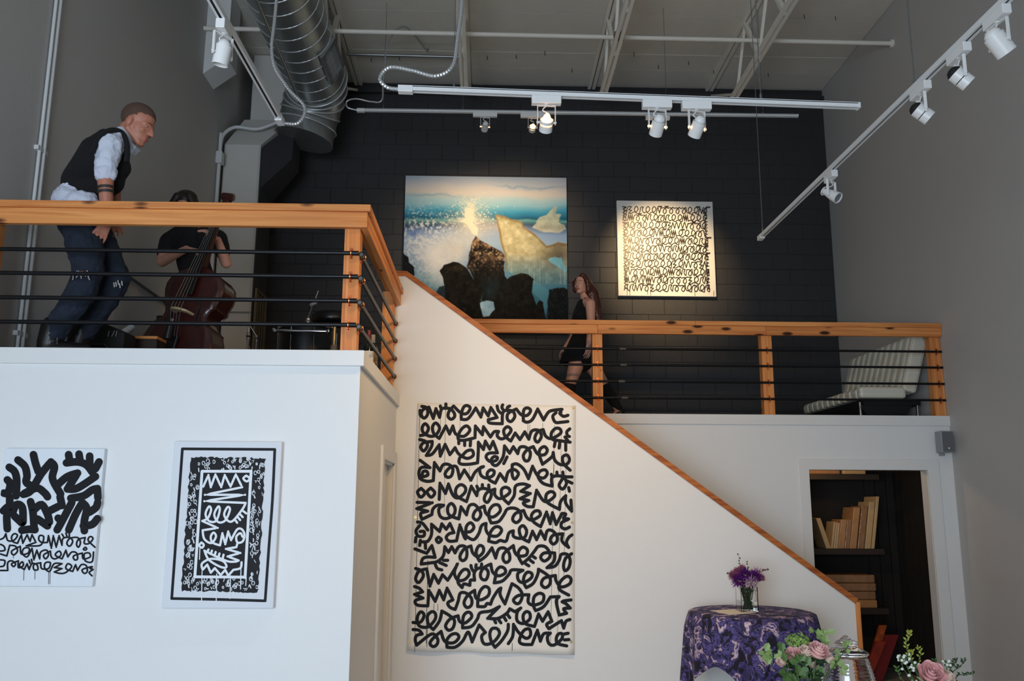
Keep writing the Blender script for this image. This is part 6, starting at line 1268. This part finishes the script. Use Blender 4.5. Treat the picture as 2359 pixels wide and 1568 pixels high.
# roses
pinkp = mat('pink_rose_petal', rgb(236, 184, 178), .6, var=.14, vscale=30); pinkl = mat('blush_rose_petal', rgb(236, 206, 190), .6, var=.12, vscale=30); sepal = mat('rose_sepal', rgb(120, 140, 76), .6)
def rose_mesh(r, seed, ax=(0, 0, 1)):
    """spiral of cupped petals, tight in the middle and opening outward"""
    rn = random.Random(seed); mb = MB(); ax = Vector(ax).normalized(); x = ax.orthogonal().normalized(); y = ax.cross(x)
    lay = [(2, .18, 1.0), (3, .34, 1.0), (4, .52, .98), (5, .72, .92), (6, .92, .8)]
    for li, (n, rad, top) in enumerate(lay):
        for k in range(n):
            a0 = 2*PI*k/n+li*.7+rn.uniform(-.1, .1); wd = 2*PI/n*.78; vv = []; ff = []; U_, V_ = 6, 6
            for j in range(V_+1):
                t_ = j/V_; prof_r = rad*(math.sin(min(1, t_*1.1)*PI*.5)**.7)*(1.0+.10*(t_ > .85)*(li/4)); hz = -.55+t_*(top+.55-.12*li*.6)
                for i in range(U_+1):
                    u = -1+2*i/U_; a = a0+u*wd*(.35+.65*math.sin(PI*min(.95, t_*.72+.14))); e = rad*.05*math.cos(u*PI)-(.10*u*u*t_*t_)
                    rr = prof_r+e*.6+.015*rn.uniform(-1, 1)
                    vv.append((x*math.cos(a)+y*math.sin(a))*(rr*r)+ax*((hz-.10*u*u*t_)*r))
            for j in range(V_):
                for i in range(U_): q = j*(U_+1)+i; ff.append((q, q+1, q+U_+2, q+U_+1))
            mb.add(vv, ff)
    return mb
def rose(px, py, Y, r, m, label, base, ax=(0, -.4, 1), seed=1, group='roses in the foreground bouquets'):
    c = aty(px, py, Y); t = thing('rose', base, label, 'rose', group); g = rose_mesh(r, seed, ax); mb = MB(); mb.add([Vector(v)+c for v in g.v], g.f); mb.build('bloom', m, t, smooth=True)
    a = Vector(ax).normalized(); MB().tube(smoothpath([base, base.lerp(c, .5)+Vector((0, 0, .03)), c-a*r*.5]), .003, 6).build('stem', stemm, t)
    mb = MB()
    for k in range(5):
        an = k*2*PI/5; d = Vector((math.cos(an), math.sin(an), 0)); p = c-a*r*.55; s = d.cross(a).normalized(); mb.add([p, p+d*r*.5-s*r*.2+a*r*.05, p+d*r*.95+a*r*.3, p+d*r*.5+s*r*.2+a*r*.05], [(0, 1, 2, 3)])
    mb.build('sepals', sepal, t)
    return t
def vase2(x, y, h, r, label):
    t = thing('bouquet_vase', (x, y, FZ), label, 'vase'); MB().lathe([(0, FZ), (r*.8, FZ), (r, FZ+h), (r-.004, FZ+h), (r*.8-.004, FZ+.008), (0, FZ+.008)], (x, y, 0), n=28, caps=False).build('glass', glass, t, smooth=True); return t
v1 = aty(1852, 1560, 3.45); v1x, v1y = v1.x, 3.45; bs1 = Vector((v1x, v1y, FZ+.02)); vase2(v1x, v1y, .13, .055, 'clear vase holding the left rose bouquet')
def B(o): return bs1+Vector((random.uniform(-.02, .02), random.uniform(-.02, .02), 0))
rose(1828, 1511, 3.42, 0.0322, pinkp, 'pink rose at the left front of the left bouquet', B(0), (-.3, -.7, .7), 1)
rose(1857, 1505, 3.41, 0.0310, pinkl, 'pink and cream rose in the middle of the left bouquet', B(0), (0, -.6, .8), 2)
rose(1884, 1503, 3.4, 0.0403, pinkp, 'largest pink rose at the right of the left bouquet', B(0), (.15, -.6, .8), 3)
rose(1910, 1520, 3.43, .021, pinkl, 'small blush rosebud beside the glass jar', B(0), (.5, -.6, .7), 4)
rose(1803, 1524, 3.43, 0.0230, pinkl, 'small blush rosebud at the left edge of the left bouquet', B(0), (-.6, -.5, .6), 5)
rose(1871, 1528, 3.44, 0.0230, pinkl, 'half hidden cream rosebud low in the left bouquet', B(0), (.2, -.8, .4), 6)
def leaf_lobed(mb, p, d, n, L):
    """lobed leaf: three rounded lobes with a folded midrib"""
    d = d.normalized(); s = d.cross(n).normalized(); u = s.cross(d).normalized()
    o = [(0, 0), (.25, .16), (.38, .4), (.55, .28), (.75, .3), (1, 0), (.75, -.3), (.55, -.28), (.38, -.4), (.25, -.16)]
    vv = [p+d*(a*L)+s*(b_*L)+u*(abs(b_)*L*.25) for a, b_ in o]; vv.append(p+d*(.5*L)); k = len(o)
    mb.add(vv, [(i, (i+1) % k, k) for i in range(k)])
def leafspray(pxs, Y, base, label, m, L=.035, group='leaf sprays in the foreground bouquets'):
    P = [aty(x, y, Y) for x, y in pxs]; t = thing('leaf_spray', base, label, 'leaves', group); MB().tube(smoothpath([base, base.lerp(P[0], .6)+Vector((0, 0, .02))]+P), .002, 5).build('stem', stemm, t)
    rn = random.Random(len(label)); 
    for i, p in enumerate(P):
        for k in range(3):
            a = rn.uniform(0, 2*PI); mb = MB(); leaf_lobed(mb, p, Vector((math.cos(a), rn.uniform(-.5, .2), math.sin(a)+.3)), Vector((rn.uniform(-.3, .3), -1, .4)), L*rn.uniform(.8, 1.15)); mb.build('leaf', m, t)
    return t
leafspray([(1893, 1478), (1890, 1462), (1876, 1452), (1905, 1458)], 3.46, bs1, 'pale green leaf spray at the top of the left bouquet', leafl, .034)
leafspray([(1790, 1508), (1772, 1508), (1762, 1500), (1782, 1516)], 3.44, bs1, 'pale green leaf spray reaching left from the left bouquet', leafl, .034)
leafspray([(1803, 1502), (1842, 1524), (1856, 1535)], 3.38, bs1, 'green leaves between the front roses', leafm, .036)
leafspray([(1932, 1510), (1926, 1530), (1938, 1538)], 3.4, bs1, 'green leaves in front of the glass jar', leafl, .03)
leafspray([(1815, 1550), (1840, 1555), (1870, 1548), (1822, 1562), (1890, 1560)], 3.43, bs1, 'dark lower leaves of the left bouquet', leafm, .045)
leafspray([(1951, 1492), (1953, 1486)], 3.36, bs1, 'single pale leaf against the jar lid', leafl, .022)
hd = thing('hydrangea', bs1, 'bright green hydrangea head at the back of the left bouquet', 'flower'); rn = random.Random(9); hc_ = aty(1838, 1478, 3.47); mb = MB()
for i in range(110):
    z = 1-1.5*(i+.5)/110; a = i*2.39996; q = math.sqrt(max(0, 1-z*z)); d = Vector((q*math.cos(a), q*math.sin(a), z)); p = hc_+Vector((d.x*.042, d.y*.036, d.z*.026)); d2 = (d+Vector((rn.uniform(-.7, .7), rn.uniform(-.7, .7), rn.uniform(-.7, .7)))).normalized(); p = p+d*rn.uniform(-.006, .006); s = d2.orthogonal().normalized(); u = d2.cross(s); w = rn.uniform(.006, .009); d = d2
    mb.add([p+d*.002, p+s*w+d*.005*rn.random(), p+d*.001+u*w, p-s*w, p-u*w], [(0, 1, 2), (0, 2, 3), (0, 3, 4), (0, 4, 1)])
mb.build('florets', mat('hydrangea_green', rgb(126, 156, 74), .6, var=.3, vscale=90), hd)['kind'] = 'stuff'; MB().tube([bs1, hc_], .004, 6).build('stem', stemm, hd)
mb = MB(); rn = random.Random(4)
for i in range(60):
    a = rn.uniform(0, 2*PI); p = bs1+Vector((math.cos(a)*.05*rn.random(), math.sin(a)*.05*rn.random(), rn.uniform(.1, .26))); leaf_lobed(mb, p, Vector((math.cos(a), math.sin(a), rn.uniform(-.2, .5))), Vector((0, -.6, .8)), .045)
tag(mb.build('foliage', leafd, None), 'dark green foliage filling the left bouquet', 'foliage', kind='stuff')
# right bouquet
v2 = aty(2160, 1560, 3.4); bs2 = Vector((v2.x, 3.4, FZ+.02)); vase2(v2.x, 3.4, .1, .05, 'clear vase holding the right bouquet of rose and waxflower')
rose(2144, 1557, 3.34, .05, mat('deep_pink_rose', rgb(234, 176, 174), .6, var=.12, vscale=30), 'large pink rose in the right bouquet', bs2, (-.1, -.75, .65), 11)
rose(2182, 1560, 3.38, .026, pinkl, 'small cream rosebud in the right bouquet', bs2, (.4, -.6, .7), 12)
waxw = mat('waxflower_white', rgb(224, 224, 214), .6); gold = mat('golden_green', rgb(150, 156, 60), .6, var=.2, vscale=30)
for pts, lab, m, tp, n_ in (([(2098, 1520), (2088, 1480), (2096, 1462), (2093, 1456)], 'tall yellow-green sprig at the left of the right bouquet', gold, None, 22), ([(2105, 1530), (2100, 1500)], 'short yellow-green sprig beside the tall one', gold, None, 14), ([(2120, 1535), (2122, 1505), (2114, 1492)], 'curled yellow-green tendril of the right bouquet', gold, None, 12), ([(2085, 1545), (2078, 1522), (2074, 1515)], 'white waxflower sprig at the left of the right bouquet', leafm, waxw, 10), ([(2095, 1548), (2090, 1525), (2087, 1512)], 'white waxflower sprig in the middle left of the right bouquet', leafm, waxw, 11), ([(2100, 1560), (2108, 1540), (2112, 1530)], 'white waxflower sprig below the yellow-green tendril', leafm, waxw, 10), ([(2180, 1550), (2182, 1535), (2180, 1526)], 'white waxflower sprig above the pale rosebud', leafm, waxw, 8), ([(2190, 1560), (2212, 1535), (2222, 1520)], 'feathery grey-green sprig reaching right', leafd, None, 16), ([(2200, 1565), (2225, 1555), (2243, 1552)], 'lowest feathery sprig at the right edge of the bouquet', leafd, None, 12), ([(2185, 1555), (2198, 1530), (2200, 1520)], 'feathery grey-green sprig beside the waxflower', leafd, None, 14), ([(2158, 1540), (2154, 1525), (2152, 1520)], 'short grass blade behind the large rose', leafm, None, 6), ([(2080, 1566), (2068, 1545), (2066, 1538)], 'low green sprig at the far left of the right bouquet', leafm, None, 10)):
    sprig([bs2]+[aty(x, y, 3.4) for x, y in pts], lab, 'sprigs in the right bouquet', n_, .004, .017, m, tp)
mb = MB()
for i in range(50):
    a = rn.uniform(0, 2*PI); p = bs2+Vector((math.cos(a)*.07*rn.random(), math.sin(a)*.05*rn.random(), rn.uniform(.06, .15))); leaf_lobed(mb, p, Vector((math.cos(a), math.sin(a), rn.uniform(0, .8))), Vector((0, -.6, .8)), .035)
tag(mb.build('foliage', leafd, None), 'dark green foliage filling the right bouquet', 'foliage', kind='stuff')
# flowers standing behind the side railing on the loft shelf
lb_ = Vector((-.93, 6.42, bz)); lv = thing('loft_bouquet', lb_, 'small green and purple bouquet low behind the side railing', 'bouquet')
MB().lathe([(.0, 0), (.03, 0), (.036, .08), (.033, .08), (.028, .006), (0, .006)], lb_, n=16, caps=False).build('pot', blackm, lv)
mb = MB(); 
for i in range(40):
    a = rn.uniform(0, 2*PI); leaf_lobed(mb, lb_+Vector((0, 0, .07))+Vector((rn.uniform(-.03, .03), rn.uniform(-.05, .05), rn.uniform(0, .06))), Vector((math.cos(a), math.sin(a), .5)), Vector((1, 0, .5)), .035)
mb.build('leaves', leafm, lv)
for i in range(4): petal_ball(lb_+Vector((.02*rn.uniform(-1, 1)+.02, .05*rn.uniform(-1, 1), .1+.03*rn.random())), .02, 24, i).build('bloom', mauve if i % 2 else purp, lv)
